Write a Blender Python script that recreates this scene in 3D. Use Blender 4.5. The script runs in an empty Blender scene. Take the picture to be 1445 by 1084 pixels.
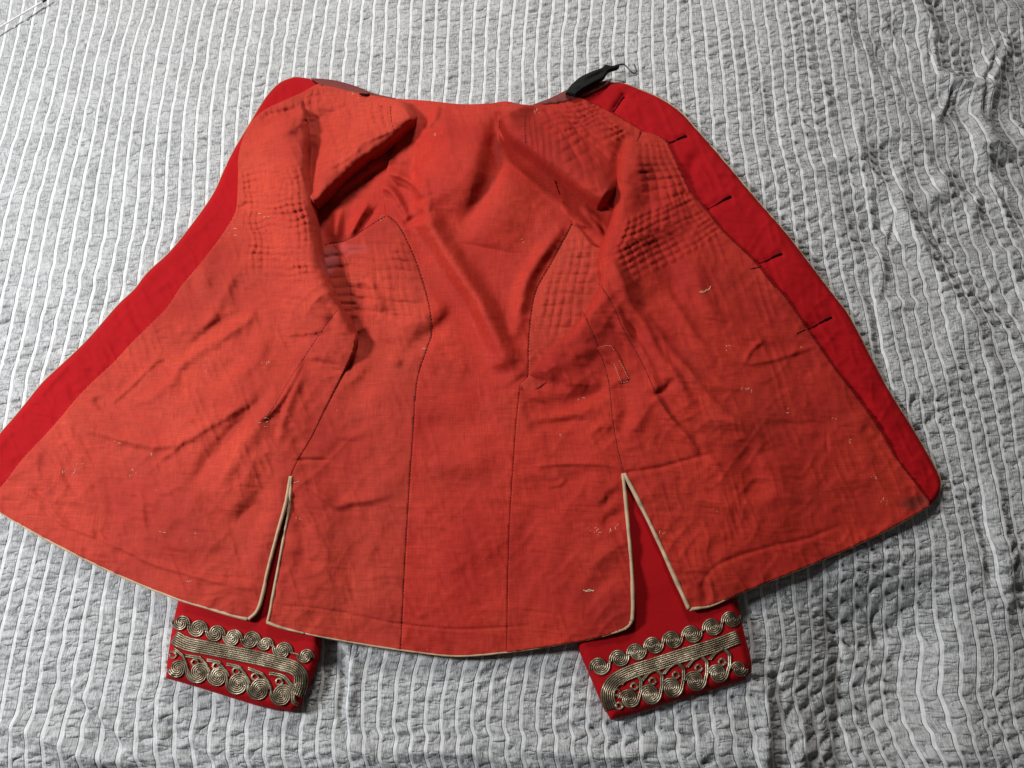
import bpy, math
import numpy as np
from mathutils import Vector

# ------------------------------------------------------------------ camera, world, lamps
scene = bpy.context.scene
C = scene.collection
TILT = math.radians(18.0); DIST = 0.84; F = 1051.0; CX, CY = 722.5, 542.0
CAM = np.array([0.0, -DIST*math.sin(TILT), DIST*math.cos(TILT)])
cd = bpy.data.cameras.new("camera"); cam = bpy.data.objects.new("camera", cd); C.objects.link(cam)
cam.location = CAM; cam.rotation_euler = (TILT, 0, 0)
cd.sensor_width = 36; cd.lens = F/1445*36; cd.clip_start = 0.01; cd.clip_end = 50
scene.camera = cam
world = bpy.data.worlds.new("World"); scene.world = world; world.use_nodes = True
bg = world.node_tree.nodes['Background']
bg.inputs[0].default_value = (1.0, 0.97, 0.93, 1); bg.inputs[1].default_value = 0.055
def lamp(name, loc, target, size, power, col):
    l = bpy.data.lights.new(name, 'AREA'); l.shape = 'DISK'; l.size = size; l.energy = power; l.color = col
    o = bpy.data.objects.new(name, l); C.objects.link(o); o.location = loc
    d = Vector(target) - Vector(loc); o.rotation_euler = d.to_track_quat('-Z', 'Y').to_euler()
    return o
lamp('window_side_lamp', (-1.25, 0.06, 1.00), (0.0, 0.0, 0.0), 0.26, 29, (0.97, 0.985, 1.0))
lamp('ceiling_lamp', (-0.08, 1.20, 1.00), (0.0, 0.0, 0.0), 0.30, 16.0, (1.0, 0.955, 0.89))
scene.view_settings.view_transform = 'Standard'; scene.view_settings.look = 'None'
scene.view_settings.exposure = 0.0; scene.view_settings.gamma = 1

rng = np.random.default_rng(7)

# ------------------------------------------------------------------ geometry helpers
CT, ST = math.cos(TILT), math.sin(TILT)
def W(px, py, z=0.0):
    """place on the bed (metres) of a point of the traced pattern at height z"""
    px = np.asarray(px, float); py = np.asarray(py, float); z = np.asarray(z, float)
    dx = (px-CX)/F; dy = -(py-CY)/F
    wy = dy*CT + ST; wz = dy*ST - CT
    s = (z-CAM[2])/wz
    return np.stack(np.broadcast_arrays(s*dx, CAM[1]+s*wy, z), -1)
def smooth(pts, n=8):
    p = np.array(pts, float)
    if len(p) < 3: 
        t = np.linspace(0, 1, n+1)[:, None]; return p[0]*(1-t)+p[-1]*t
    q = np.vstack([2*p[0]-p[1], p, 2*p[-1]-p[-2]]); out = []
    t = np.linspace(0, 1, n, endpoint=False)[:, None]
    for i in range(1, len(q)-2):
        a, b, c, d = q[i-1], q[i], q[i+1], q[i+2]
        out.append(0.5*((2*b)+(c-a)*t+(2*a-5*b+4*c-d)*t**2+(3*b-a-3*c+d)*t**3))
    out.append(p[-1:]); return np.vstack(out)
def resample(p, step):
    d = np.r_[0, np.cumsum(np.hypot(*(np.diff(p, axis=0)[:, :2]).T))]
    n = max(2, int(d[-1]/step)+1); s = np.linspace(0, d[-1], n)
    return np.stack([np.interp(s, d, p[:, k]) for k in range(p.shape[1])], -1)
def poly(*curves):
    out = []
    for c in curves:
        s = resample(smooth(c), 4.0)
        if out and np.hypot(*(out[-1][-1]-s[0])) < 0.5: s = s[1:]
        out.append(s)
    p = np.vstack(out)
    if np.hypot(*(p[0]-p[-1])) < 0.5: p = p[:-1]
    return p
def inside(P, x, y):
    r = np.zeros(x.shape, bool); n = len(P)
    for i in range(n):
        x0, y0 = P[i]; x1, y1 = P[(i+1) % n]
        if y0 == y1: continue
        c = ((y0 > y) != (y1 > y)) & (x < (x1-x0)*(y-y0)/(y1-y0)+x0)
        r ^= c
    return r
def segdist(P, x, y, closed=True, maxd=None):
    """distance to polyline, nearest point, signed side and arc parameter"""
    n = len(P); best = np.full(x.shape, 1e18); nx = x.copy(); ny = y.copy(); sg = np.zeros(x.shape); tt = np.zeros(x.shape)
    L = np.r_[0, np.cumsum(np.hypot(*np.diff(P, axis=0).T))]; tot = L[-1] if L[-1] > 0 else 1
    for i in range(n if closed else n-1):
        a = P[i]; b = P[(i+1) % n]; ex, ey = b-a; l2 = ex*ex+ey*ey
        if l2 < 1e-9: continue
        t = np.clip(((x-a[0])*ex+(y-a[1])*ey)/l2, 0, 1)
        qx = a[0]+t*ex; qy = a[1]+t*ey; d = (x-qx)**2+(y-qy)**2
        m = d < best
        best = np.where(m, d, best); nx = np.where(m, qx, nx); ny = np.where(m, qy, ny)
        sg = np.where(m, (ex*(y-a[1])-ey*(x-a[0])), sg)
        tt = np.where(m, (L[i]+t*math.sqrt(l2))/tot, tt)
    return np.sqrt(best), nx, ny, np.sign(sg), tt
# smooth value noise
_tab = rng.random((256, 256))
def vnoise(x, y, s=1.0, seed=0):
    x = np.asarray(x, float)/s+seed*37.17; y = np.asarray(y, float)/s+seed*91.73
    ix = np.floor(x).astype(int); iy = np.floor(y).astype(int); fx = x-ix; fy = y-iy
    u = fx*fx*fx*(fx*(fx*6-15)+10); v = fy*fy*fy*(fy*(fy*6-15)+10)
    g = lambda a, b: _tab[a & 255, b & 255]
    return ((g(ix, iy)*(1-u)+g(ix+1, iy)*u)*(1-v)+(g(ix, iy+1)*(1-u)+g(ix+1, iy+1)*u)*v)*2-1
def fnoise(x, y, s, seed=0, oct=3):
    r = 0; a = 1
    for k in range(oct): r = r+a*vnoise(x, y, s/2**k, seed+k*5); a *= 0.5
    return r
def ridged(x, y, ang, lx, ly, seed):
    c, s = math.cos(ang), math.sin(ang)
    a = (x*c+y*s)/lx; b = (-x*s+y*c)/ly
    a = a+0.5*vnoise(x, y, 60, seed+3); b = b+0.6*vnoise(x, y, 45, seed+9)
    n = vnoise(a, b, 1, seed)
    return 1-np.abs(n)*2.2
# folds: (points, width px, height mm, profile)
def apply_folds(folds, x, y, z, gain=1.0):
    for f in folds:
        pts, w, h, prof = f[:4]
        if abs(h) < 10: h = h*gain
        P = smooth(pts, 6); r = w*3.2
        m = (x > P[:, 0].min()-r) & (x < P[:, 0].max()+r) & (y > P[:, 1].min()-r) & (y < P[:, 1].max()+r)
        if not m.any(): continue
        xx = x[m]; yy = y[m]
        d, _, _, sg, t = segdist(P, xx, yy, closed=False)
        tap0, tap1 = (f[4] if len(f) > 4 else (0.25, 0.25))
        e = np.ones_like(t)
        if tap0 > 0: e = e*np.clip(t/tap0, 0, 1)**0.7
        if tap1 > 0: e = e*np.clip((1-t)/tap1, 0, 1)**0.7
        if prof == 'g': q = np.exp(-(d/w)**2)
        elif prof == 'c': q = -np.exp(-d/w)
        elif prof == 'L':   # steep on the side sg<0
            ww = np.where(sg > 0, w, w*0.62); q = np.exp(-(d/ww)**2)
        elif prof == 'R':
            ww = np.where(sg < 0, w, w*0.62); q = np.exp(-(d/ww)**2)
        elif prof == 't':   # tuck: ridge with a crease beside it
            q = np.exp(-((d*sg-w*0.45)/(w*0.5))**2)-0.8*np.exp(-((d*sg+w*0.3)/(w*0.35))**2)
        z[m] += h*0.001*q*e
    return z
def homography(q, x, y):
    """x,y -> u,v in the unit square of quad q (u along q0-q1, v along q0-q3)"""
    A = []; B = []
    for (X, Y), (u, v) in zip(q, [(0, 0), (1, 0), (1, 1), (0, 1)]):
        A.append([X, Y, 1, 0, 0, 0, -u*X, -u*Y]); B.append(u)
        A.append([0, 0, 0, X, Y, 1, -v*X, -v*Y]); B.append(v)
    h = np.linalg.solve(np.array(A, float), np.array(B, float))
    w = h[6]*x+h[7]*y+1; w = np.where(np.abs(w) < 1e-6, 1e-6, w)
    return (h[0]*x+h[1]*y+h[2])/w, (h[3]*x+h[4]*y+h[5])/w
def quilt(x, y, z, q, nu, nv, amp, seed=0, soft=0.06, wob=0.5):
    qa = np.array(q, float); m = (x > qa[:, 0].min()-5) & (x < qa[:, 0].max()+5) & (y > qa[:, 1].min()-5) & (y < qa[:, 1].max()+5)
    if not m.any(): return z
    xx, yy = x[m], y[m]
    xw = xx+wob*4*vnoise(xx, yy, 26, seed); yw = yy+wob*4*vnoise(xx, yy, 26, seed+4)
    u, v = homography(q, xw, yw)
    amp = amp*1.5
    e = np.clip(np.minimum(np.minimum(u, 1-u), np.minimum(v, 1-v))/soft, 0, 1)
    e = e*(0.65+0.5*vnoise(xx, yy, 30, seed+7))
    a = 1.0
    if nu: a = a*np.abs(np.sin(math.pi*u*nu))**0.4
    if nv: a = a*np.abs(np.sin(math.pi*v*nv))**0.4
    z[m] += amp*0.001*(a-0.6)*e
    return z

# ------------------------------------------------------------------ object helpers
def link(name, me, mat, parent=None):
    o = bpy.data.objects.new(name, me); C.objects.link(o)
    if mat: me.materials.append(mat)
    if parent: o.parent = parent
    return o
def mesh_np(name, V, Fc, uv=None, col=None, smoothed=True):
    """V (n,3), Fc (m,4) or (m,3)"""
    me = bpy.data.meshes.new(name); k = Fc.shape[1]
    me.vertices.add(len(V)); me.vertices.foreach_set('co', V.astype(np.float32).ravel())
    me.loops.add(Fc.size); me.loops.foreach_set('vertex_index', Fc.astype(np.int32).ravel())
    me.polygons.add(len(Fc)); me.polygons.foreach_set('loop_start', np.arange(0, Fc.size, k, dtype=np.int32))
    me.polygons.foreach_set('loop_total', np.full(len(Fc), k, np.int32))
    me.polygons.foreach_set('use_smooth', np.full(len(Fc), smoothed))
    if uv is not None:
        l = me.uv_layers.new(name='UVMap'); l.data.foreach_set('uv', uv[Fc.ravel()].astype(np.float32).ravel())
    if col is not None:
        for nm, a in col.items():
            at = me.attributes.new(nm, 'FLOAT', 'POINT'); at.data.foreach_set('value', a.astype(np.float32))
    me.update(calc_edges=True); me.validate()
    return me
def sheet(name, P, hf, mat, parent, step=2.0, roll=0.0, rollh=None, skirt=0.008, lift=0.0, rollpts=None, col=None, thick=0.0015):
    """a cloth panel with outline P (traced pattern units) and height function hf"""
    x0, y0 = P.min(0)-step; x1, y1 = P.max(0)+step
    xs = np.arange(x0, x1+step, step); ys = np.arange(y0, y1+step, step)
    X, Y = np.meshgrid(xs, ys); nx = len(xs)
    cx = (X[:-1, :-1]+step/2); cy = (Y[:-1, :-1]+step/2)
    keep = inside(P, cx, cy)
    idx = np.arange(X.size).reshape(X.shape)
    a = idx[:-1, :-1][keep]; b = idx[:-1, 1:][keep]; c = idx[1:, 1:][keep]; d = idx[1:, :-1][keep]
    Fq = np.stack([a, d, c, b], 1)      # seen from above counter-clockwise (image y runs down)
    used, inv = np.unique(Fq.ravel(), return_inverse=True); Fq = inv.reshape(-1, 4)
    x = X.ravel()[used].copy(); y = Y.ravel()[used].copy()
    E = np.vstack([Fq[:, [0, 1]], Fq[:, [1, 2]], Fq[:, [2, 3]], Fq[:, [3, 0]]])
    n = len(x); key = E[:, 0].astype(np.int64)*n+E[:, 1]; rkey = E[:, 1].astype(np.int64)*n+E[:, 0]
    bm = ~np.isin(rkey, key); BE = E[bm]; bv = np.unique(BE)
    dd, qx, qy, _, _ = segdist(P, x[bv], y[bv]); x[bv] = qx; y[bv] = qy
    z = hf(x, y)+lift
    if roll > 0:
        RP = P if rollpts is None else rollpts
        d2, _, _, _, _ = segdist(RP, x, y, closed=rollpts is None)
        k = np.clip(1-d2/roll, 0, 1)
        rh = (roll*0.0008 if rollh is None else rollh)
        z = z-rh*(1-np.sqrt(np.clip(1-k*k, 0, 1)))
    V = W(x, y, z)
    # skirt and thickness
    m = len(bv); mp = np.full(n, -1); mp[bv] = np.arange(m)+n
    Vs = V[bv].copy(); Vs[:, 2] -= skirt
    V2 = np.vstack([V, Vs]); SK = np.stack([BE[:, 1], BE[:, 0], mp[BE[:, 0]], mp[BE[:, 1]]], 1)
    uv = np.vstack([V[:, :2], Vs[:, :2]])
    cols = None
    if col: cols = {k: np.r_[f(x, y), f(x[bv], y[bv])] for k, f in col.items()}
    me = mesh_np(name, V2, np.vstack([Fq, SK]), uv=uv, col=cols)
    return link(name, me, mat, parent)
def tube_np(path, r, sides=6, flat=1.0, closed_ends=True):
    """verts, quads for a tube along path (n,3); r scalar or array"""
    p = np.asarray(path, float); n = len(p); r = np.broadcast_to(np.asarray(r, float), (n,))
    t = np.gradient(p, axis=0); t /= np.linalg.norm(t, axis=1)[:, None]+1e-12
    up = np.array([0, 0, 1.0]); s = np.cross(t, up); ln = np.linalg.norm(s, axis=1)
    s[ln < 1e-4] = [1, 0, 0]; s /= np.linalg.norm(s, axis=1)[:, None]
    u = np.cross(s, t)
    a = np.arange(sides)*2*math.pi/sides+math.pi/sides
    V = p[:, None]+r[:, None, None]*(np.cos(a)[None, :, None]*s[:, None]+flat*np.sin(a)[None, :, None]*u[:, None])
    V = V.reshape(-1, 3); Fs = []
    i = np.arange(n-1)[:, None]*sides; j = np.arange(sides)[None]; j2 = (j+1) % sides
    Fs = np.stack([(i+j), (i+j2), (i+sides+j2), (i+sides+j)], -1).reshape(-1, 4)
    if closed_ends:
        c0 = len(V); V = np.vstack([V, p[0], p[-1]])
        jj = np.arange(sides); k2 = (jj+1) % sides; e = (n-1)*sides
        Fs = np.vstack([Fs, np.stack([k2, jj, np.full(sides, c0), np.full(sides, c0)], 1)[:, :4]*1])
        Fs = np.vstack([Fs, np.stack([e+jj, e+k2, np.full(sides, c0+1), np.full(sides, c0+1)], 1)])
    return V, Fs
class MB:
    def __init__(s): s.V = []; s.F = []; s.n = 0; s.uv = []
    def add(s, V, Fq, uv=None): s.V.append(V); s.F.append(Fq+s.n); s.n += len(V); s.uv.append(uv if uv is not None else V[:, :2])
    def tube(s, path, r, sides=6, flat=1.0):
        V, Fq = tube_np(path, r, sides, flat, True)
        L = np.r_[0, np.cumsum(np.linalg.norm(np.diff(path, axis=0), axis=1))]
        uv = np.stack([np.tile(np.arange(sides)/sides, (len(path), 1)).ravel(), np.repeat(L, sides)], 1)
        uv = np.vstack([uv, [[0, 0], [0, L[-1]]]]); s.add(V, Fq, uv)
    def build(s, name, mat, parent=None, smoothed=True):
        V = np.vstack(s.V); Fq = np.vstack(s.F); uv = np.vstack(s.uv)
        me = bpy.data.meshes.new(name)
        deg = Fq[:, 2] == Fq[:, 3]
        faces = [tuple(f[:3]) if d else tuple(f) for f, d in zip(Fq.tolist(), deg)]
        me.from_pydata(V.tolist(), [], faces)
        me.polygons.foreach_set('use_smooth', np.full(len(faces), smoothed))
        l = me.uv_layers.new(name='UVMap'); li = np.zeros(len(me.loops), np.int32); me.loops.foreach_get('vertex_index', li)
        l.data.foreach_set('uv', uv[li].astype(np.float32).ravel())
        return link(name, me, mat, parent)

# ------------------------------------------------------------------ materials
def newmat(name):
    m = bpy.data.materials.new(name); m.use_nodes = True; nt = m.node_tree
    b = nt.nodes['Principled BSDF']; return m, nt, b
def N(nt, typ, **kw):
    n = nt.nodes.new(typ)
    for k, v in kw.items():
        if k in n.inputs.keys() if isinstance(k, str) else False: n.inputs[k].default_value = v
        else: setattr(n, k, v)
    return n
def noise_node(nt, vec, scale, detail=4, rough=0.6):
    n = nt.nodes.new('ShaderNodeTexNoise'); n.inputs['Scale'].default_value = scale
    n.inputs['Detail'].default_value = detail; n.inputs['Roughness'].default_value = rough
    nt.links.new(vec, n.inputs['Vector']); return n.outputs['Fac']
def mapping(nt, vec, sc, rot=(0, 0, 0)):
    m = nt.nodes.new('ShaderNodeMapping'); m.inputs['Scale'].default_value = sc; m.inputs['Rotation'].default_value = rot
    nt.links.new(vec, m.inputs['Vector']); return m.outputs[0]
def math_(nt, op, a, b=None, c=None, clamp=False):
    m = nt.nodes.new('ShaderNodeMath'); m.operation = op; m.use_clamp = clamp
    for i, v in enumerate((a, b, c)):
        if v is None: continue
        if isinstance(v, (int, float)): m.inputs[i].default_value = v
        else: nt.links.new(v, m.inputs[i])
    return m.outputs[0]
def ramp(nt, fac, stops):
    r = nt.nodes.new('ShaderNodeValToRGB'); e = r.color_ramp.elements
    while len(e) < len(stops): e.new(0.5)
    for el, (p, c) in zip(e, stops): el.position = p; el.color = (*c, 1)
    nt.links.new(fac, r.inputs['Fac']); return r.outputs['Color']
def mix(nt, fac, a, b, mode='MIX'):
    m = nt.nodes.new('ShaderNodeMix'); m.data_type = 'RGBA'; m.blend_type = mode
    if isinstance(fac, (int, float)): m.inputs[0].default_value = fac
    else: nt.links.new(fac, m.inputs[0])
    for i, v in ((6, a), (7, b)):
        if isinstance(v, tuple): m.inputs[i].default_value = (*v, 1)
        else: nt.links.new(v, m.inputs[i])
    return m.outputs[2]
def bump(nt, b, h, strength, dist=0.001):
    n = nt.nodes.new('ShaderNodeBump'); n.inputs['Strength'].default_value = strength; n.inputs['Distance'].default_value = dist
    nt.links.new(h, n.inputs['Height']); nt.links.new(n.outputs[0], b.inputs['Normal'])
def cloth_mat(name, c0, c1, weave=True, rough=0.6, sheen=0.25, stain=None, spec=0.3, ang=0.0, marks=False):
    m, nt, b = newmat(name)
    v = nt.nodes.new('ShaderNodeTexCoord').outputs['Object']
    big = noise_node(nt, v, 7, 6, 0.62); col = ramp(nt, big, [(0.36, c0), (0.64, c1)])
    wa = noise_node(nt, mapping(nt, v, (60, 1500, 60), (0, 0, ang)), 1, 3)
    wb = noise_node(nt, mapping(nt, v, (1500, 60, 60), (0, 0, ang)), 1, 3)
    w = math_(nt, 'ADD', wa, wb)
    if weave:
        dark = math_(nt, 'MULTIPLY_ADD', w, 0.9, 0.1)
        col = mix(nt, 0.55, col, ramp(nt, dark, [(0.7, (0.35, 0.35, 0.35)), (1.3, (1, 1, 1))]), 'MULTIPLY') if False else mix(nt, math_(nt, 'MULTIPLY_ADD', w, -1.6, 1.9, clamp=True), col, tuple(x*0.72 for x in c0))
    if marks:
        a = nt.nodes.new('ShaderNodeAttribute'); a.attribute_name = 'soil'
        col = mix(nt, a.outputs['Fac'], col, (0.10, 0.018, 0.012))
        a = nt.nodes.new('ShaderNodeAttribute'); a.attribute_name = 'violet'
        col = mix(nt, a.outputs['Fac'], col, (0.36, 0.075, 0.085))
        # worn pale flecks where threads have rubbed through
        fl = noise_node(nt, mapping(nt, v, (260, 420, 260), (0, 0, 0.5)), 1, 2)
        fz = noise_node(nt, v, 22, 2)
        fm = math_(nt, 'MULTIPLY', math_(nt, 'GREATER_THAN', fl, 0.765), math_(nt, 'GREATER_THAN', fz, 0.56))
        col = mix(nt, math_(nt, 'MULTIPLY', fm, 0.55), col, (0.75, 0.35, 0.2))
    nt.links.new(col, b.inputs['Base Color'])
    b.inputs['Roughness'].default_value = rough; b.inputs['Specular IOR Level'].default_value = spec
    b.inputs['Sheen Weight'].default_value = sheen; b.inputs['Sheen Roughness'].default_value = 0.4
    b.inputs['Sheen Tint'].default_value = (c1[0], c1[1]*1.4, c1[2]*1.4, 1)
    fine = noise_node(nt, v, 1100, 3) if not weave else w
    if not weave: col = mix(nt, math_(nt, 'MULTIPLY_ADD', fine, 1.6, -0.45, clamp=True), tuple(q*0.8 for q in c0), col); nt.links.new(col, b.inputs['Base Color'])
    mid = noise_node(nt, v, 140, 4)
    bump(nt, b, math_(nt, 'ADD', math_(nt, 'MULTIPLY', fine, 0.35), math_(nt, 'MULTIPLY', mid, 0.22)), 0.6, 0.0011)
    return m
M_LIN = cloth_mat('red_cotton_lining', (0.33, 0.021, 0.012), (0.47, 0.047, 0.024), marks=True, rough=0.78, spec=0.2)
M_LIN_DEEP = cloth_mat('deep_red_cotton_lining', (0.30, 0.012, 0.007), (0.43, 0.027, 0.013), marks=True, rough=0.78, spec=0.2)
M_SAT = cloth_mat('red_sateen_lining', (0.36, 0.019, 0.012), (0.49, 0.039, 0.021), marks=True, rough=0.66, spec=0.13, sheen=0.08)
M_WOOL = cloth_mat('scarlet_wool', (0.32, 0.0015, 0.004), (0.40, 0.002, 0.007), weave=False, rough=0.85, sheen=0.35, spec=0.15)
M_COLLAR = cloth_mat('faded_collar_leather', (0.13, 0.02, 0.018), (0.20, 0.03, 0.025), weave=False, rough=0.7)
M_CREAM = cloth_mat('cream_piping', (0.42, 0.29, 0.18), (0.62, 0.47, 0.32), weave=False, rough=0.7)
M_BLACK = cloth_mat('black_ribbon', (0.004, 0.004, 0.004), (0.010, 0.010, 0.011), weave=True, rough=0.75, sheen=0.02, spec=0.15)
M_THREAD = cloth_mat('dark_thread', (0.05, 0.006, 0.006), (0.12, 0.012, 0.01), weave=False, rough=0.8)
M_PALE = cloth_mat('pale_thread', (0.60, 0.34, 0.22), (0.75, 0.50, 0.34), weave=False, rough=0.8)
M_BTH = cloth_mat('dark_buttonhole_thread', (0.010, 0.002, 0.003), (0.045, 0.004, 0.006), weave=False, rough=0.95, sheen=0, spec=0.03)
def metal_mat():
    m, nt, b = newmat('tarnished_metal_braid')
    tc = nt.nodes.new('ShaderNodeTexCoord'); v = tc.outputs['Object']
    n1 = noise_node(nt, v, 60, 5); n2 = noise_node(nt, v, 1800, 2)
    f = math_(nt, 'ADD', math_(nt, 'MULTIPLY', n1, 0.7), math_(nt, 'MULTIPLY', n2, 0.3))
    col = ramp(nt, f, [(0.36, (0.06, 0.044, 0.030)), (0.50, (0.23, 0.180, 0.122)), (0.68, (0.62, 0.55, 0.42))])
    nt.links.new(col, b.inputs['Base Color']); b.inputs['Metallic'].default_value = 0.75; b.inputs['Roughness'].default_value = 0.36
    wv = nt.nodes.new('ShaderNodeTexWave'); wv.inputs['Scale'].default_value = 330; wv.bands_direction = 'DIAGONAL'
    nt.links.new(tc.outputs['UV'], wv.inputs['Vector'])
    bump(nt, b, n2, 0.3, 0.0004)
    return m
M_METAL = metal_mat()
M_GROOVE = cloth_mat('braid_groove_shade', (0.030, 0.018, 0.010), (0.060, 0.040, 0.024), weave=False, rough=0.9, sheen=0, spec=0.1)  # dark colour for strips added under the cords, shading the grooves between
def steel_mat(name, col, rough):
    m, nt, b = newmat(name); v = nt.nodes.new('ShaderNodeTexCoord').outputs['Object']
    c = ramp(nt, noise_node(nt, v, 200, 3), [(0.3, tuple(x*0.7 for x in col)), (0.7, col)])
    nt.links.new(c, b.inputs['Base Color']); b.inputs['Metallic'].default_value = 1; b.inputs['Roughness'].default_value = rough
    return m
M_STEEL = steel_mat('polished_steel', (0.92, 0.92, 0.92), 0.45)
M_STEEL.node_tree.nodes['Principled BSDF'].inputs['Metallic'].default_value = 0.3
M_HOOK = steel_mat('blackened_wire', (0.07, 0.07, 0.07), 0.4)
def cover_mat():
    m, nt, b = newmat('seersucker_cotton')
    tc = nt.nodes.new('ShaderNodeTexCoord'); uv = tc.outputs['UV']
    sp = nt.nodes.new('ShaderNodeSeparateXYZ'); nt.links.new(uv, sp.inputs[0]); u, vv = sp.outputs[0], sp.outputs[1]
    wob = noise_node(nt, mapping(nt, uv, (1.0, 60, 1)), 1.0, 2)
    uu = math_(nt, 'ADD', u, math_(nt, 'MULTIPLY', math_(nt, 'SUBTRACT', wob, 0.5), 0.10))
    fr = math_(nt, 'FRACT', uu); d = math_(nt, 'ABSOLUTE', math_(nt, 'SUBTRACT', fr, 0.5))      # 0.5 at the ribbon centre
    rib = nt.nodes.new('ShaderNodeMapRange'); rib.interpolation_type = 'SMOOTHSTEP'
    rib.inputs['From Min'].default_value = 0.352; rib.inputs['From Max'].default_value = 0.405; nt.links.new(d, rib.inputs['Value'])
    ribm = rib.outputs[0]
    # crinkled warp threads run along the strips
    cr = noise_node(nt, mapping(nt, uv, (13, 130, 1)), 1.0, 3, 0.7)
    cr2 = noise_node(nt, mapping(nt, uv, (9, 900, 1)), 1.0, 2, 0.6)
    n3 = noise_node(nt, mapping(nt, uv, (0.6, 30, 1)), 1.0, 4, 0.6)
    thr = math_(nt, 'ADD', math_(nt, 'MULTIPLY', cr, 0.6), math_(nt, 'ADD', math_(nt, 'MULTIPLY', cr2, 0.25), math_(nt, 'MULTIPLY', n3, 0.25)))
    grey = ramp(nt, thr, [(0.40, (0.15, 0.152, 0.155)), (0.54, (0.37, 0.374, 0.378)), (0.68, (0.52, 0.525, 0.53))])
    rbn = noise_node(nt, mapping(nt, uv, (3.0, 90, 1)), 1.0, 3, 0.6)
    ribc = ramp(nt, rbn, [(0.3, (0.47, 0.475, 0.48)), (0.6, (0.62, 0.625, 0.63))])
    col = mix(nt, math_(nt, 'MULTIPLY', ribm, 0.92), grey, ribc)
    nt.links.new(col, b.inputs['Base Color']); b.inputs['Roughness'].default_value = 0.85
    b.inputs['Specular IOR Level'].default_value = 0.15; b.inputs['Sheen Weight'].default_value = 0.15
    sid = math_(nt, 'FLOOR', uu)
    cv = nt.nodes.new('ShaderNodeCombineXYZ'); nt.links.new(math_(nt, 'ADD', math_(nt, 'MULTIPLY', sid, 5.17), math_(nt, 'MULTIPLY', uu, 0.5)), cv.inputs[0])
    nt.links.new(math_(nt, 'MULTIPLY', vv, 66), cv.inputs[1])
    pkn = noise_node(nt, cv.outputs[0], 1.0, 2, 0.55)
    crease = math_(nt, 'POWER', math_(nt, 'MULTIPLY', math_(nt, 'ABSOLUTE', math_(nt, 'SUBTRACT', pkn, 0.5)), 5.0, clamp=True), 0.7)
    thr = math_(nt, 'ADD', thr, math_(nt, 'MULTIPLY', crease, 1.5))
    h = math_(nt, 'MULTIPLY', thr, math_(nt, 'SUBTRACT', 1.0, math_(nt, 'MULTIPLY', ribm, 0.8)))
    bump(nt, b, h, 1.0, 0.0022)
    return m
M_COVER = cover_mat()

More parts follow.
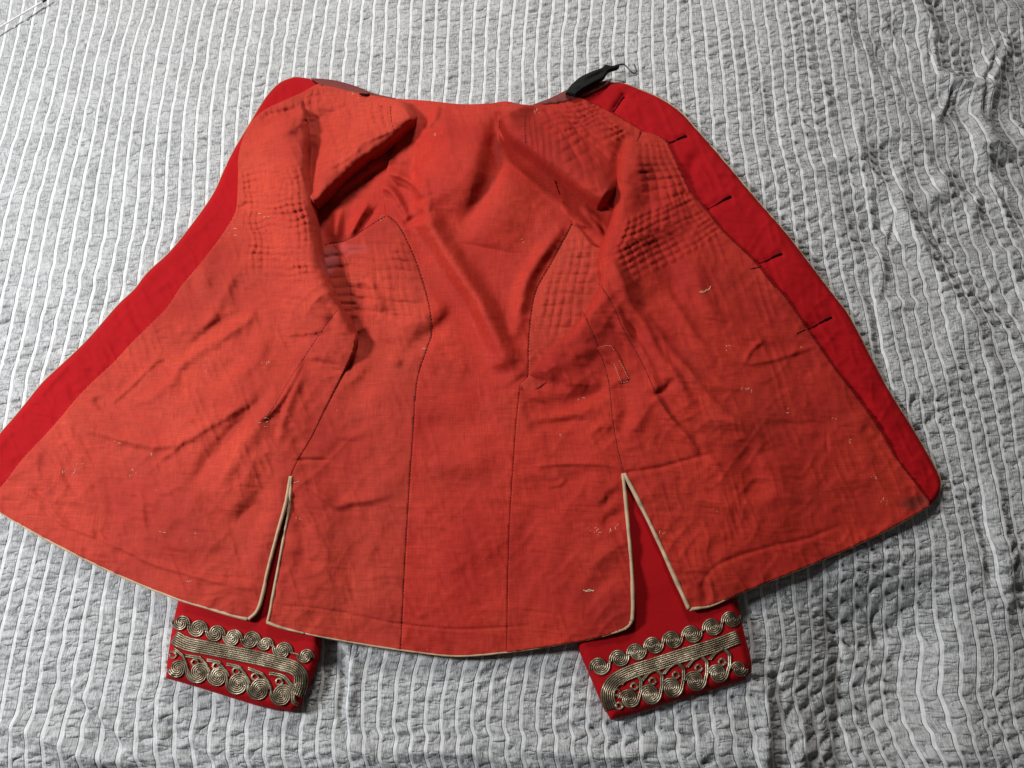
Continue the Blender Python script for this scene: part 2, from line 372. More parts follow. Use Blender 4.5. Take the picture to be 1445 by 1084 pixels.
# ------------------------------------------------------------------ the bed cover
COVER_FOLDS = [  # traced creases: points, width px, height mm, profile
    ([(1300, -30), (1318, 20), (1328, 60), (1336, 85), (1365, 95), (1385, 110), (1395, 150), (1402, 190), (1410, 225)], 15, 11, 'R'),
    ([(1312, 15), (1325, 45), (1328, 80), (1350, 92)], 3.5, -8, 'g'),
    ([(1358, 92), (1356, 120), (1340, 145), (1325, 160)], 9, 9, 'R'),
    ([(1362, 95), (1358, 125), (1342, 150)], 4, -9, 'g'),
    ([(1445, 10), (1435, 40), (1418, 75), (1410, 105), (1412, 150), (1425, 185), (1440, 210)], 20, 15, 'R'),
    ([(1440, 20), (1425, 60), (1411, 100), (1413, 160)], 5, -9, 'g'),
    ([(1130, 265), (1160, 235), (1200, 215), (1240, 195), (1270, 175), (1310, 155), (1350, 135)], 13, 3.5, 'g'),
    ([(1240, 370), (1262, 330), (1275, 290), (1280, 250), (1285, 215), (1295, 180)], 15, 5, 'L'),
    ([(1260, 345), (1268, 320), (1275, 290)], 5, -7, 'g'),
    ([(1280, 300), (1320, 275), (1345, 240), (1365, 205)], 11, 4, 'g'),
    ([(1385, 320), (1388, 290), (1400, 260), (1430, 270), (1460, 290)], 9, 5, 'g'),
    ([(1420, 240), (1432, 280), (1445, 300)], 7, 4, 'g'),
    ([(1240, 430), (1247, 380), (1240, 340)], 9, 5, 'g'),
    ([(1310, 560), (1340, 520), (1350, 480), (1385, 440), (1430, 400)], 22, 4, 'g'),
    ([(1225, 400), (1240, 440), (1243, 480), (1252, 520)], 8, -6, 'g'),
    ([(1240, 440), (1290, 425), (1330, 440)], 12, 4, 'R'),
    ([(1085, 90), (1092, 140), (1096, 200), (1090, 240)], 10, -3, 'g'),
    ([(1150, 0), (1165, 60), (1180, 120), (1200, 150)], 14, -3, 'g'),
    ([(1215, -10), (1222, 30), (1220, 60)], 12, -4, 'g'),
    ([(1400, 640), (1410, 720), (1425, 800), (1435, 900)], 18, 6, 'L'),
    ([(1380, 700), (1395, 760), (1410, 850)], 8, -5, 'g'),
    ([(1060, 940), (1085, 1000), (1080, 1090)], 16, 7, 'R', (0.3, 0)),
    ([(1100, 930), (1098, 1000), (1100, 1090)], 9, -6, 'g', (0.3, 0)),
    ([(1130, 1000), (1140, 1050), (1130, 1100)], 13, 6, 'R', (0.3, 0)),
    ([(1180, 860), (1200, 920), (1205, 1000), (1200, 1090)], 14, -5, 'g', (0.3, 0)),
    ([(1040, 1020), (1000, 1050), (960, 1090)], 18, 2.5, 'g', (0.2, 0)),
    ([(490, 905), (496, 960), (490, 1000), (500, 1040)], 9, 6, 'R'),
    ([(478, 910), (484, 970), (480, 1010), (500, 1060)], 6, -5, 'g'),
    ([(60, 940), (100, 980), (150, 1030), (200, 1090)], 14, -5, 'g', (0.2, 0)),
    ([(90, 960), (130, 1000), (175, 1050), (210, 1100)], 12, 7, 'R', (0.2, 0)),
    ([(0, 1020), (60, 1040), (120, 1070), (180, 1080)], 14, 6, 'g', (0.1, 0)),
    ([(480, 1040), (520, 1065), (560, 1085)], 10, 6, 'g'),
    ([(230, 1010), (250, 1050), (300, 1085)], 10, -5, 'g'),
    ([(700, 1040), (780, 1062), (880, 1068), (930, 1060)], 10, 4, 'g'),
    ([(540, 1062), (620, 1060), (700, 1070)], 8, 4, 'g'),
]
def cover_height(x, y, px, py):
    z = 0.004*fnoise(x, y, 0.22, 3, 2)
    z = z+0.0022*vnoise(x, y, 0.05, 11)*np.clip((px-950)/250, 0.15, 1)
    ss = lambda a: np.clip(a, 0, 1)**2*(3-2*np.clip(a, 0, 1))
    z = z-0.040*ss((px-1040)/230)*ss((py-770)/130)*(1-0.6*ss((px-1290)/90))*(1-0.6*ss((py-1000)/120))     # dip added to the cover to stand in for a cast shadow, lower right
    z = z-0.045*ss((px-1120)/420)*ss((520-py)/400)                            # slope added so the upper right turns from the lamps and darkens
    z = z+0.0028*ss((px-1080)/200)*(np.abs(vnoise(x, y+x*0.6, 0.035, 81))*-2+0.7)*ss((700-py)/300)
    z = z+0.0065*ss((px-1120)/200)*(np.abs(vnoise(x+0.4*y, y, 0.085, 87))*-2+0.6)*ss((640-py)/300)
    z = apply_folds(COVER_FOLDS, px, py, z)
    # the mattress falls away at the foot of the bed
    e = np.clip((-0.378-y)/0.06, 0, None); z = z-0.5*e*e*0.06-0.012*np.clip(e, 0, 1)
    return z
def proj(x, y):   # place on the bed -> pattern units
    dy = y-CAM[1]; dz = -CAM[2]
    cy = dy*CT+dz*ST; cz = -dy*ST+dz*CT
    return CX+F*x/(-cz), CY-F*cy/(-cz)
PITCH = 0.0168
def build_cover():
    fx = np.arange(-0.74, 0.7401, 0.0019); fy = np.arange(-0.42, 0.6001, 0.0019)
    gx = np.r_[-1.0+np.arange(0, 0.26, 0.012), fx, 0.75+np.arange(0, 0.26, 0.012)]
    gy = np.r_[-0.60+np.arange(0, 0.17, 0.008), fy, 0.61+np.arange(0, 0.3, 0.012)]
    X, Y = np.meshgrid(gx, gy); x = X.ravel(); y = Y.ravel()
    px, py = proj(x, y)
    z = cover_height(x, y, px, py)
    # stripe coordinate: parallel ribbons, pulled about by the drape
    rt = np.clip((x-0.18)/0.4, 0, 1)
    warp = 0.009*vnoise(x, y, 0.25, 21)+0.002*vnoise(x, y, 0.09, 22)+rt*0.006*vnoise(x, y, 0.12, 23)
    warp = warp+0.03*np.clip(-0.22-y, 0, 1)*np.sin(x*9+1)*2.0
    lean = 0.0
    zf = apply_folds(COVER_FOLDS, px, py, np.zeros_like(x)).reshape(X.shape)
    ar = np.cumsum(np.sqrt(1+np.gradient(zf, gx, axis=1)**2)*np.gradient(gx)[None], axis=1); ar = ar-np.gradient(gx)[0]+gx[0]
    ar = ar-np.abs(np.linspace(0, 0, len(gx)))[None]
    extra = (ar-X).ravel()
    uu = (x+extra*0.8+warp+lean)/PITCH
    k = np.floor(uu+0.5); fr = uu-k                     # ribbon centre at fr = 0
    # small wobble of each ribbon
    uu = uu+0.07*vnoise(k*3.1, y, 1, 31)*0+0.06*vnoise(uu*0.35, y/0.018, 1, 32)
    k = np.floor(uu+0.5); fr = uu-k
    strip = np.floor(uu); s = uu-strip                   # 0..1 across the puckered strip
    across = np.clip(np.minimum(s, 1-s)/0.16-0.55, 0, 1)
    ph = vnoise(strip*0.9, y/0.06, 1, 41)*0.7+vnoise(strip*0.23, y/0.12, 1, 42)*1.5+0.25*vnoise(uu, y/0.03, 1.0, 43)
    lam = 0.0165
    pk = np.abs(np.sin(math.pi*(y/lam+ph+0.22*(s-0.5)*vnoise(strip*0.7, y/0.06, 1, 44)*2)))**0.38
    amp = 0.0030*(0.65+0.55*vnoise(strip*0.37, y/0.04, 1, 45))*(0.85+0.55*np.clip((px-850)/400+(np.clip(py-850,0,200)/300), 0, 1))
    z = z+across*amp*(pk-0.8)*2.1
    z = z+across*0.0006*vnoise(uu*5, y/0.0045, 1, 46)
    # ribbon lies flat and slightly proud, pinching the strip
    z = z+0.0003*np.exp(-(fr/0.10)**2)-0.0002*np.exp(-((np.abs(fr)-0.19)/0.06)**2)
    z = z-0.003
    nx = len(gx); idx = np.arange(x.size).reshape(X.shape)
    Fq = np.stack([idx[:-1, :-1], idx[:-1, 1:], idx[1:, 1:], idx[1:, :-1]], -1).reshape(-1, 4)
    uv = np.stack([uu, y], 1)                            # ribbons at whole numbers
    me = mesh_np('bed_cover', np.stack([x, y, z], 1), Fq, uv=uv)
    o = link('bed_cover', me, M_COVER)
    return o
cover = build_cover()
cover['kind'] = 'structure'
cover['label'] = 'grey crinkled seersucker bed cover with white ribbon stripes under the red jacket'

# ------------------------------------------------------------------ the jacket
jacket = bpy.data.objects.new('jacket', None); C.objects.link(jacket); jacket.empty_display_size = 0.1
jacket['label'] = 'antique scarlet military tunic laid open lining side up on the bed cover'
jacket['category'] = 'jacket'

# --- traced outlines
LEFT_EDGE = [(437, 111), (415, 109), (395, 117), (375, 138), (352, 175), (330, 212), (318, 236), (300, 275), (270, 318), (240, 355), (208, 385), (190, 408), (165, 432), (125, 478), (92, 510), (60, 540), (30, 577), (0, 612), (-30, 646), (-52, 672)]
LEFT_HEM = [(-52, 690), (-25, 708), (0, 723), (60, 758), (120, 789), (180, 817), (250, 845), (300, 860), (350, 874)]
LSLIT_L = [(351, 874), (363, 862), (371, 838), (377, 808), (390, 758), (402, 715), (410, 672)]
LSLIT_R = [(411, 672), (408, 715), (401, 755), (390, 815), (380, 868), (377, 878)]
BACK_HEM = [(377, 878), (395, 885), (450, 898), (530, 912), (600, 922), (650, 926), (720, 920), (800, 908), (850, 898), (882, 887), (892, 876)]
RSLIT_L = [(892, 876), (893, 850), (891, 800), (885, 730), (879, 669)]
RSLIT_R = [(881, 669), (900, 705), (928, 762), (952, 815), (972, 859)]
RIGHT_HEM = [(973, 860), (1003, 855), (1060, 831), (1130, 803), (1200, 773), (1260, 744), (1312, 714)]
RIGHT_EDGE = [(1312, 714), (1324, 700), (1328, 682), (1320, 660), (1290, 608), (1250, 543), (1202, 452), (1183, 425), (1150, 382), (1110, 330), (1062, 275), (1020, 225), (985, 185), (960, 158), (932, 139), (900, 125), (882, 118), (862, 116)]
FAC_L = [(447, 120), (425, 131), (398, 143), (372, 156), (352, 175), (341, 200), (336, 225), (336, 245), (335, 275), (332, 300), (318, 325), (300, 350), (276, 380), (255, 405), (235, 435), (205, 465), (182, 488), (160, 512), (135, 535), (110, 560), (85, 590), (60, 618), (30, 650), (5, 683), (-22, 708)]
FAC_R = [(816, 138), (836, 146), (857, 158), (879, 169), (901, 184), (930, 192), (943, 204), (957, 235), (973, 268), (996, 296), (1020, 326), (1045, 350), (1068, 373), (1090, 401), (1108, 419), (1139, 464), (1177, 519), (1210, 562), (1241, 606), (1266, 648), (1288, 677), (1312, 708)]
ROLL_L = [(425, 150), (433, 170), (437, 195), (437, 235), (443, 270), (447, 305), (452, 340), (458, 375), (468, 400), (482, 430), (495, 450), (503, 466)]
SEAM_L1 = [(503, 466), (498, 495), (487, 520), (472, 550), (455, 585), (438, 620), (420, 650), (410, 672)]
ROLL_R = [(898, 184), (882, 203), (873, 225), (869, 255), (867, 290), (856, 325), (846, 352), (843, 380), (846, 400), (826, 440), (797, 474), (765, 505), (745, 532), (734, 546)]
SEAM_C2 = [(734, 546), (729, 590), (724, 660), (720, 720), (717, 800), (715, 921)]
SEAM_C1 = [(545, 303), (562, 318), (580, 352), (596, 395), (606, 435), (609, 470), (603, 490), (590, 530), (585, 570), (583, 610), (578, 680), (572, 780), (565, 918)]
SEAM_R1 = [(808, 316), (780, 368), (757, 410), (749, 450), (746, 490), (745, 532)]
SEAM_R2 = [(822, 438), (836, 470), (845, 492), (859, 540), (864, 590), (871, 630), (880, 667)]
SEAM_L2 = [(476, 437), (455, 465), (432, 500), (412, 530), (385, 575), (370, 595)]

# --- folds of the whole garment
BACK_FOLDS = [
    ([(448, 335), (458, 375), (474, 415), (492, 446)], 20, -12, 'g', (0.05, 0.3)),
    ([(696, 190), (722, 224), (756, 248), (795, 276), (830, 302), (858, 318)], 20, -10, 'g', (0.15, 0.1)),
    # ridge running from the pouch of the upper back to the waist
    ([(594, 282), (606, 315), (626, 352), (652, 392), (678, 432), (703, 484), (732, 536)], 17, 20, 'g', (0.12, 0.35)),
    ([(588, 318), (602, 352), (624, 392), (650, 432), (672, 480), (690, 520)], 20, -9, 'g', (0.2, 0.3)),
    ([(560, 250), (575, 285), (590, 312)], 14, -4, 'g'),
    ([(705, 158), (700, 200), (690, 245), (676, 285), (650, 318)], 13, -9, 'g', (0.2, 0.3)),
    ([(618, 152), (628, 185), (640, 215)], 10, 2.5, 'g'),
    ([(592, 225), (597, 262), (604, 300)], 9, 5, 'g'),
    ([(720, 210), (716, 250), (700, 300), (690, 350)], 45, 14, 'g', (0.3, 0.3)),
    ([(800, 318), (765, 358), (742, 398), (733, 440), (728, 480)], 10, 6, 'g'),
    ([(812, 310), (775, 372), (757, 405), (745, 450)], 8, -4, 'g'),
    ([(735, 510), (715, 525), (690, 528), (655, 520)], 12, -4, 'g'),
    ([(540, 148), (560, 165), (578, 172), (590, 166)], 6, 6, 'R'),
    ([(555, 155), (575, 160), (588, 172)], 4, -5, 'g'),
    ([(618, 150), (612, 168), (600, 180)], 6, 5, 'g'),
    ([(545, 243), (565, 250), (585, 262), (595, 280)], 6, 6, 'R'),
    ([(530, 262), (552, 270), (566, 290), (578, 312)], 7, 6, 'R'),
    ([(545, 232), (570, 236), (590, 246)], 5, -4, 'g'),
    ([(570, 318), (588, 308), (597, 296)], 6, -5, 'g'),
    # left quilted back panel
    ([(508, 400), (516, 420), (508, 445)], 10, -5, 'g'),
    ([(518, 392), (530, 420), (540, 440)], 8, 4, 'g'),
    ([(505, 468), (520, 492), (535, 500), (548, 510)], 13, -8, 'g'),
    ([(535, 498), (555, 508), (570, 512)], 8, 3, 'g'),
    ([(548, 480), (535, 515), (510, 550), (485, 573)], 12, -7, 'g', (0.2, 0.4)),
    ([(555, 470), (600, 450), (640, 425)], 16, 5, 'g'),
    ([(560, 505), (600, 480), (635, 450), (650, 432)], 10, -4, 'g'),
    # lower back wrinkles
    ([(585, 610), (640, 600), (700, 598)], 14, -2.2, 'g'),
    ([(590, 660), (650, 655), (700, 650)], 18, 2.2, 'g'),
    ([(412, 650), (440, 649), (470, 650)], 2.5, -2, 'g'),
    ([(412, 672), (440, 690), (475, 712), (500, 708), (535, 702), (555, 696)], 9, 3.4, 'R'),
    ([(470, 618), (500, 615), (525, 608)], 6, 1.6, 'g'),
    ([(410, 700), (430, 760), (415, 820)], 10, -2, 'g'),
    ([(440, 740), (460, 790), (450, 830)], 14, 2, 'g'),
    ([(470, 700), (500, 760), (498, 830), (470, 865)], 20, -2.5, 'g'),
    ([(570, 668), (640, 690), (700, 680)], 22, -2.6, 'g'),
    ([(600, 740), (590, 800), (580, 850)], 25, -1.6, 'g'),
    ([(620, 780), (680, 770), (700, 800)], 24, 1.8, 'g'),
    ([(395, 855), (440, 858), (500, 868), (560, 880), (640, 888), (720, 885), (800, 876), (870, 862)], 1.6, -1.2, 'g', (0.02, 0.02)),
]
LEFT_FOLDS = [
    ([(395, 165), (410, 200), (412, 245), (420, 300), (432, 350), (450, 400), (472, 440), (484, 470), (470, 520)], 46, 25, 'g', (0.06, 0.3)),
    ([(420, 135), (405, 155), (400, 175)], 26, 7, 'g'),
    ([(368, 168), (385, 160), (405, 160), (425, 170)], 7, -6, 'g'),
    ([(375, 180), (400, 181), (420, 183)], 9, 5, 'g'),
    ([(345, 270), (360, 258), (385, 240)], 9, -2.5, 'g'),
    ([(336, 240), (358, 238), (385, 232)], 3, -2, 'g'),
    ([(334, 290), (342, 293), (350, 285)], 3, -3, 'g'),
    ([(330, 390), (345, 430), (360, 445)], 12, -3, 'g'),
    ([(300, 330), (290, 380), (285, 420)], 10, 3, 'g'),
    ([(335, 375), (320, 410), (300, 440), (290, 470)], 9, 2.5, 'R'),
    ([(355, 420), (352, 445), (330, 465), (290, 490), (255, 515), (240, 540), (200, 565), (175, 572)], 9, 4.0, 'R'),
    ([(345, 440), (300, 462), (270, 490), (258, 510)], 6, -3, 'g'),
    ([(320, 430), (290, 455), (250, 462), (205, 465)], 10, 3, 'R'),
    ([(215, 475), (240, 462), (285, 460)], 3, -1.8, 'g'),
    ([(150, 575), (185, 545), (215, 515), (240, 500)], 5, 2.4, 'R'),
    ([(135, 560), (145, 575), (155, 568)], 6, -3, 'g'),
    ([(90, 590), (130, 608), (180, 622), (225, 630), (260, 622), (300, 598), (340, 575), (375, 552)], 9, 4.0, 'R'),
    ([(92, 594), (105, 625), (115, 640)], 6, 2.6, 'R'),
    ([(260, 622), (240, 640), (225, 648)], 4, 2, 'g'),
    ([(380, 550), (345, 590), (315, 625), (285, 665), (262, 700)], 11, -6, 'g', (0.2, 0.3)),
    ([(395, 548), (365, 595), (345, 625), (320, 665), (300, 710)], 12, 5, 'R'),
    ([(430, 520), (410, 565), (398, 600), (392, 630)], 7, 3.5, 'R'),
    ([(430, 500), (412, 540), (385, 580), (355, 600)], 5, 3, 'L'),
    ([(400, 650), (375, 700), (350, 740), (330, 790), (320, 830)], 24, -5, 'g', (0.2, 0.4)),
    ([(400, 665), (388, 715), (372, 770), (355, 820)], 14, 4, 'g'),
    ([(355, 640), (340, 690), (310, 720)], 20, 4, 'g'),
    ([(340, 500), (315, 530), (290, 555)], 10, -2.5, 'g'),
    ([(380, 470), (360, 510), (330, 540)], 10, 3, 'g'),
    ([(438, 508), (460, 512), (480, 516)], 3, -2.2, 'g'),
    ([(30, 690), (60, 708), (90, 740), (130, 755), (180, 778), (215, 795), (250, 806), (310, 822), (360, 832)], 5, 2.2, 'R', (0.05, 0.05)),
    ([(195, 680), (200, 720), (206, 772)], 6, 2.4, 'R'),
    ([(155, 690), (160, 730), (150, 760)], 10, -2, 'g'),
    ([(280, 680), (300, 720), (330, 735), (370, 710)], 14, -3, 'g'),
    ([(205, 740), (250, 770), (310, 770)], 12, 2, 'g'),
    ([(45, 680), (60, 705), (70, 730)], 7, -2, 'g'),
    ([(55, 630), (52, 665), (65, 690)], 8, 2, 'g'),
    ([(100, 640), (100, 670), (95, 690)], 9, -2.2, 'g'),
    ([(450, 420), (470, 440), (462, 470)], 8, -4, 'g'),
    ([(400, 400), (440, 430), (460, 460)], 10, 2, 'g'),
    ([(365, 300), (372, 340), (385, 400), (400, 440)], 14, -3, 'g'),
    ([(300, 600), (240, 560), (200, 540)], 30, 3, 'g'),
]
RIGHT_FOLDS = [
    ([(905, 205), (890, 250), (885, 300), (872, 350), (862, 390), (850, 425), (820, 465), (790, 500), (755, 535)], 40, 17, 'g', (0.06, 0.25)),
    ([(925, 215), (915, 265), (905, 320)], 16, -5, 'g'),
    ([(955, 240), (950, 290), (940, 330)], 20, 6, 'g'),
    ([(920, 335), (945, 380), (952, 410), (960, 430)], 13, -5, 'g'),
    ([(975, 345), (985, 385), (1000, 430), (1030, 450)], 14, 4, 'L'),
    ([(945, 330), (960, 352), (985, 360)], 12, -3, 'g'),
    ([(862, 365), (880, 400), (890, 430), (910, 460), (930, 500), (955, 530), (970, 560), (985, 585)], 11, 7, 'L', (0.1, 0.3)),
    ([(900, 440), (925, 465), (950, 500), (980, 530), (1010, 545), (1045, 545)], 10, 5, 'L'),
    ([(935, 400), (960, 440), (985, 480), (1015, 500), (1050, 515)], 10, 4, 'L'),
    ([(980, 420), (1010, 445), (1060, 470), (1100, 475)], 11, 3, 'L'),
    ([(870, 430), (880, 460), (900, 485), (920, 525), (928, 555)], 8, 6, 'L'),
    ([(890, 450), (905, 500), (935, 545)], 7, -5, 'g'),
    ([(925, 558), (945, 590), (968, 615), (985, 640)], 8, 6, 'L', (0.05, 0.3)),
    ([(925, 560), (940, 548), (952, 535)], 5, -4, 'g'),
    ([(930, 560), (980, 590), (1030, 595), (1062, 608)], 10, 4, 'L'),
    ([(915, 520), (925, 545), (900, 590), (880, 620)], 14, 4, 'g'),
    ([(870, 540), (885, 575), (875, 620)], 12, -5, 'g'),
    ([(960, 505), (1000, 560), (1035, 590), (1068, 612), (1075, 640)], 8, 3.2, 'L'),
    ([(1050, 515), (1060, 495), (1080, 478)], 5, 2.6, 'R'),
    ([(1045, 515), (1090, 508), (1130, 495), (1160, 485)], 5, 2.4, 'R'),
    ([(882, 668), (930, 660), (975, 648), (1015, 638)], 3.0, -2.2, 'g', (0.02, 0.3)),
    ([(745, 660), (790, 655), (840, 655), (878, 661)], 4, 2.4, 'R'),
    ([(725, 690), (765, 690), (800, 680), (840, 668)], 12, -3.2, 'g'),
    ([(770, 688), (790, 684), (800, 675)], 3.5, 1.8, 'R'),
    ([(738, 575), (780, 575), (830, 560), (860, 545)], 10, -5.5, 'g', (0.05, 0.1)),
    ([(735, 603), (780, 598), (830, 590)], 8, -3.5, 'g'),
    ([(742, 595), (800, 587), (850, 575)], 8, 3, 'g'),
    ([(735, 540), (765, 540), (790, 538), (778, 520)], 10, -5, 'g', (0.05, 0.2)),
    ([(770, 505), (785, 520), (800, 535), (830, 545)], 8, 5, 'g'),
    ([(800, 505), (830, 495), (845, 490)], 8, 2.5, 'g'),
    ([(830, 615), (850, 600), (862, 605)], 6, 2.5, 'g'),
    ([(870, 690), (855, 710), (850, 705)], 7, -3, 'g'),
    ([(882, 720), (862, 733), (850, 745)], 7, -3, 'g'),
    ([(760, 700), (740, 760), (735, 830)], 14, -2, 'g'),
    ([(800, 700), (785, 770), (780, 830)], 18, 2, 'g'),
    ([(870, 800), (840, 830), (820, 860)], 14, -2.5, 'g'),
    ([(885, 760), (850, 790), (830, 800)], 10, 2, 'g'),
    ([(1000, 640), (1020, 670), (1035, 690)], 8, 2, 'L'),
    ([(1045, 620), (1060, 660), (1065, 690), (1050, 705)], 18, -4, 'g'),
    ([(1060, 600), (1120, 600), (1180, 597)], 6, -1.8, 'g'),
    ([(1166, 610), (1168, 640)], 2.5, -1.6, 'g'),
    ([(1150, 520), (1190, 560), (1225, 600), (1250, 650)], 18, 4, 'g'),
    ([(1220, 600), (1250, 650), (1275, 690)], 12, -4, 'g'),
    ([(1225, 680), (1215, 720), (1190, 750)], 20, -3, 'g'),
    ([(1080, 640), (1100, 700), (1085, 760)], 25, 4, 'g'),
    ([(990, 690), (1005, 730), (1060, 760)], 16, -3, 'g'),
    ([(980, 700), (1040, 715), (1100, 700)], 12, 2.5, 'g'),
    ([(985, 835), (1010, 800), (1075, 775), (1140, 760), (1200, 735)], 3, -1.7, 'g'),
    ([(990, 820), (1000, 850)], 5, -3, 'g'), ([(1000, 815), (1008, 850)], 4, 2.5, 'g'),
    ([(900, 690), (930, 700), (960, 730)], 10, 2, 'g'),
    ([(1290, 700), (1305, 712)], 10, -3, 'g'),
    ([(1040, 320), (1080, 380), (1110, 430)], 14, 2.5, 'g'),
]
def floor_(z): return np.where(z < 0.008, 0.004+0.004*np.exp(np.minimum(z-0.008, 0)/0.004), z)
def over_sleeves(x, y, z):
    for (a, b, w) in ARM_SHAPE:
        d, _, _, _, t = segdist(np.array([a, b], float), x, y, closed=False)
        z = np.maximum(z, 0.0035+0.0115*np.exp(-(d/w)**4))
    return z
def seam_groove(x, y, z, curves, w=1.3, h=0.4):
    z = floor_(z)
    return apply_folds([(c, w, -h, 'g', (0, 0)) for c in curves], x, y, z)
ARM_SHAPE = [((340, 870), (330, 640), 128), ((925, 880), (950, 640), 140)]
def common(x, y):
    z = 0.0085+0.0014*fnoise(x, y, 150, 5, 2)
    # the sleeves lie folded beneath the body
    for (a, b, w) in ARM_SHAPE:
        d, _, _, _, t = segdist(np.array([a, b], float), x, y, closed=False)
        z = z+0.0095*np.exp(-(d/w)**4)
    cal = 1-0.5*np.exp(-((x-645)/130)**2)*np.clip((y-480)/80, 0, 1)
    cal = cal*(1-0.8*np.exp(-((x-690)/95)**2-((y-330)/150)**4))
    z = z+cal*(0.0007*ridged(x, y, 0.3, 90, 30, 3)+0.0005*ridged(x, y, -0.8, 60, 18, 8)+0.0005*ridged(x, y, 1.2, 40, 11, 12)+0.00035*ridged(x, y, 0.1, 30, 7, 19))
    z = z+0.00035*fnoise(x, y, 12, 14, 2)
    return z
def rip(x, y, P, amp, lam, reach, seed):
    """puckers running in from a sewn edge"""
    d, nx_, ny_, _, t = segdist(resample(smooth(P), 5), x, y, closed=False)
    L = np.sum(np.hypot(*np.diff(smooth(P), axis=0).T))
    return amp*0.001*vnoise(t*L/lam, d/40, 1, seed)*np.exp(-d/reach)
def h_back(x, y):
    z = common(x, y)
    # the cloth below the neck hangs in a soft pouch
    cx = 645+0.10*(230-y); a = np.clip(1-np.abs((x-cx)/np.where(x < cx, 62, 58))**2.6, 0, 1)
    yb = 306-0.0035*(x-632)**2
    up = np.clip((y-146)/85, 0, 1); dn = np.clip((yb+24-y)/92, 0, 1)
    z = z+0.029*a*(up*up*(3-2*up))*(dn*dn*(3-2*dn))
    z = apply_folds(BACK_FOLDS, x, y, z, 1.15)
    z = np.where(y > 600, over_sleeves(x, y, z), z)
    z = seam_groove(x, y, z, [SEAM_C1, SEAM_R1, SEAM_C2, SEAM_R2])
    # quilting of the two side backs
    z = quilt(x, y, z, [(490, 330), (575, 335), (612, 470), (495, 455)], 0, 9, 2.6, 5, 0.10, 0.7)
    z = quilt(x, y, z, [(515, 330), (580, 345), (612, 470), (520, 460)], 7, 0, 1.0, 6, 0.10, 0.7)
    z = quilt(x, y, z, [(452, 345), (492, 338), (506, 450), (478, 450)], 0, 8, 2.2, 5, 0.05, 0.3)
    z = quilt(x, y, z, [(785, 330), (850, 330), (830, 480), (745, 480)], 6, 11, 2.0, 9, 0.10, 0.7)
    z = z+rip(x, y, BACK_HEM, 1.1, 12, 22, 51)+rip(x, y, LSLIT_R, 1.4, 14, 22, 52)+rip(x, y, RSLIT_L, 1.4, 14, 22, 53)
    return z
FADE_L = lambda x, y: 1
def h_left(x, y):
    z = common(x, y)+0.0006; z = apply_folds(LEFT_FOLDS, x, y, z, 0.85)
    z = np.where(y > 600, over_sleeves(x, y, z), z)
    z = seam_groove(x, y, z, [SEAM_L2])
    z = quilt(x, y, z, [(338, 235), (425, 225), (450, 400), (345, 400)], 11, 19, 4.0, 15, 0.12, 1.0)
    z = quilt(x, y, z, [(365, 160), (460, 120), (440, 175), (375, 185)], 7, 4, 3.2, 16, 0.15, 1.0)
    z = z+rip(x, y, LEFT_HEM, 1.0, 12, 18, 61)+rip(x, y, LSLIT_L, 1.2, 14, 20, 62)+rip(x, y, FAC_L[10:], 0.7, 9, 14, 63)
    d, _, _, _, _ = segdist(resample(smooth(SEAM_L1), 8), x, y, closed=False)
    k = np.exp(-(d/26)**2)*np.clip((y-530)/60, 0, 1)
    if (k > 0.01).any():
        m = k > 0.01; zb = z.copy(); zb[m] = h_back(x[m], y[m]); z = z*(1-k)+(zb-0.0008)*k
    return z
def h_right(x, y):
    z0 = common(x, y)
    z = z0+0.0006; z = apply_folds(RIGHT_FOLDS, x, y, z, 0.95)
    z = np.where((x > 1100), np.maximum(z, z0-0.0008), z)
    z = np.where(y > 600, over_sleeves(x, y, z), z)
    z = seam_groove(x, y, z, [SEAM_R2, [(838, 395), (862, 425), (880, 465), (905, 510), (926, 555), (945, 585), (958, 600)]])
    q = [(895, 190), (943, 205), (1022, 330), (935, 385), (868, 410), (858, 350), (870, 300)]
    z = quilt(x, y, z, [(893, 200), (945, 205), (985, 285), (905, 312)], 6, 9, 2.6, 25, 0.06, 0.5)
    z = quilt(x, y, z, [(862, 352), (990, 292), (1024, 328), (880, 412)], 13, 6, 3.0, 26, 0.05, 0.5)
    z = quilt(x, y, z, [(880, 310), (975, 268), (995, 300), (866, 352)], 9, 4, 2.6, 27, 0.06, 0.5)
    z = z+rip(x, y, RIGHT_HEM, 1.0, 12, 20, 71)+rip(x, y, RSLIT_R, 1.2, 14, 18, 72)+rip(x, y, FAC_R, 0.6, 9, 12, 73)
    z = z+rip(x, y, RSLIT_L, 1.4, 14, 22, 53)
    d, _, _, _, _ = segdist(resample(smooth(SEAM_C2), 8), x, y, closed=False)
    k = np.exp(-(d/26)**2)*np.clip((y-545)/30, 0, 1)
    if (k > 0.01).any():
        m = k > 0.01; zb = z.copy(); zb[m] = h_back(x[m], y[m]); z = z*(1-k)+(zb-0.0008)*k
    return z
STRAP_L = [(592, 166), (575, 180), (548, 205), (515, 228), (485, 255), (462, 275), (447, 288)]
STRAP_R = [(703, 172), (718, 198), (740, 214), (765, 233), (800, 258), (832, 282), (850, 292), (866, 300)]
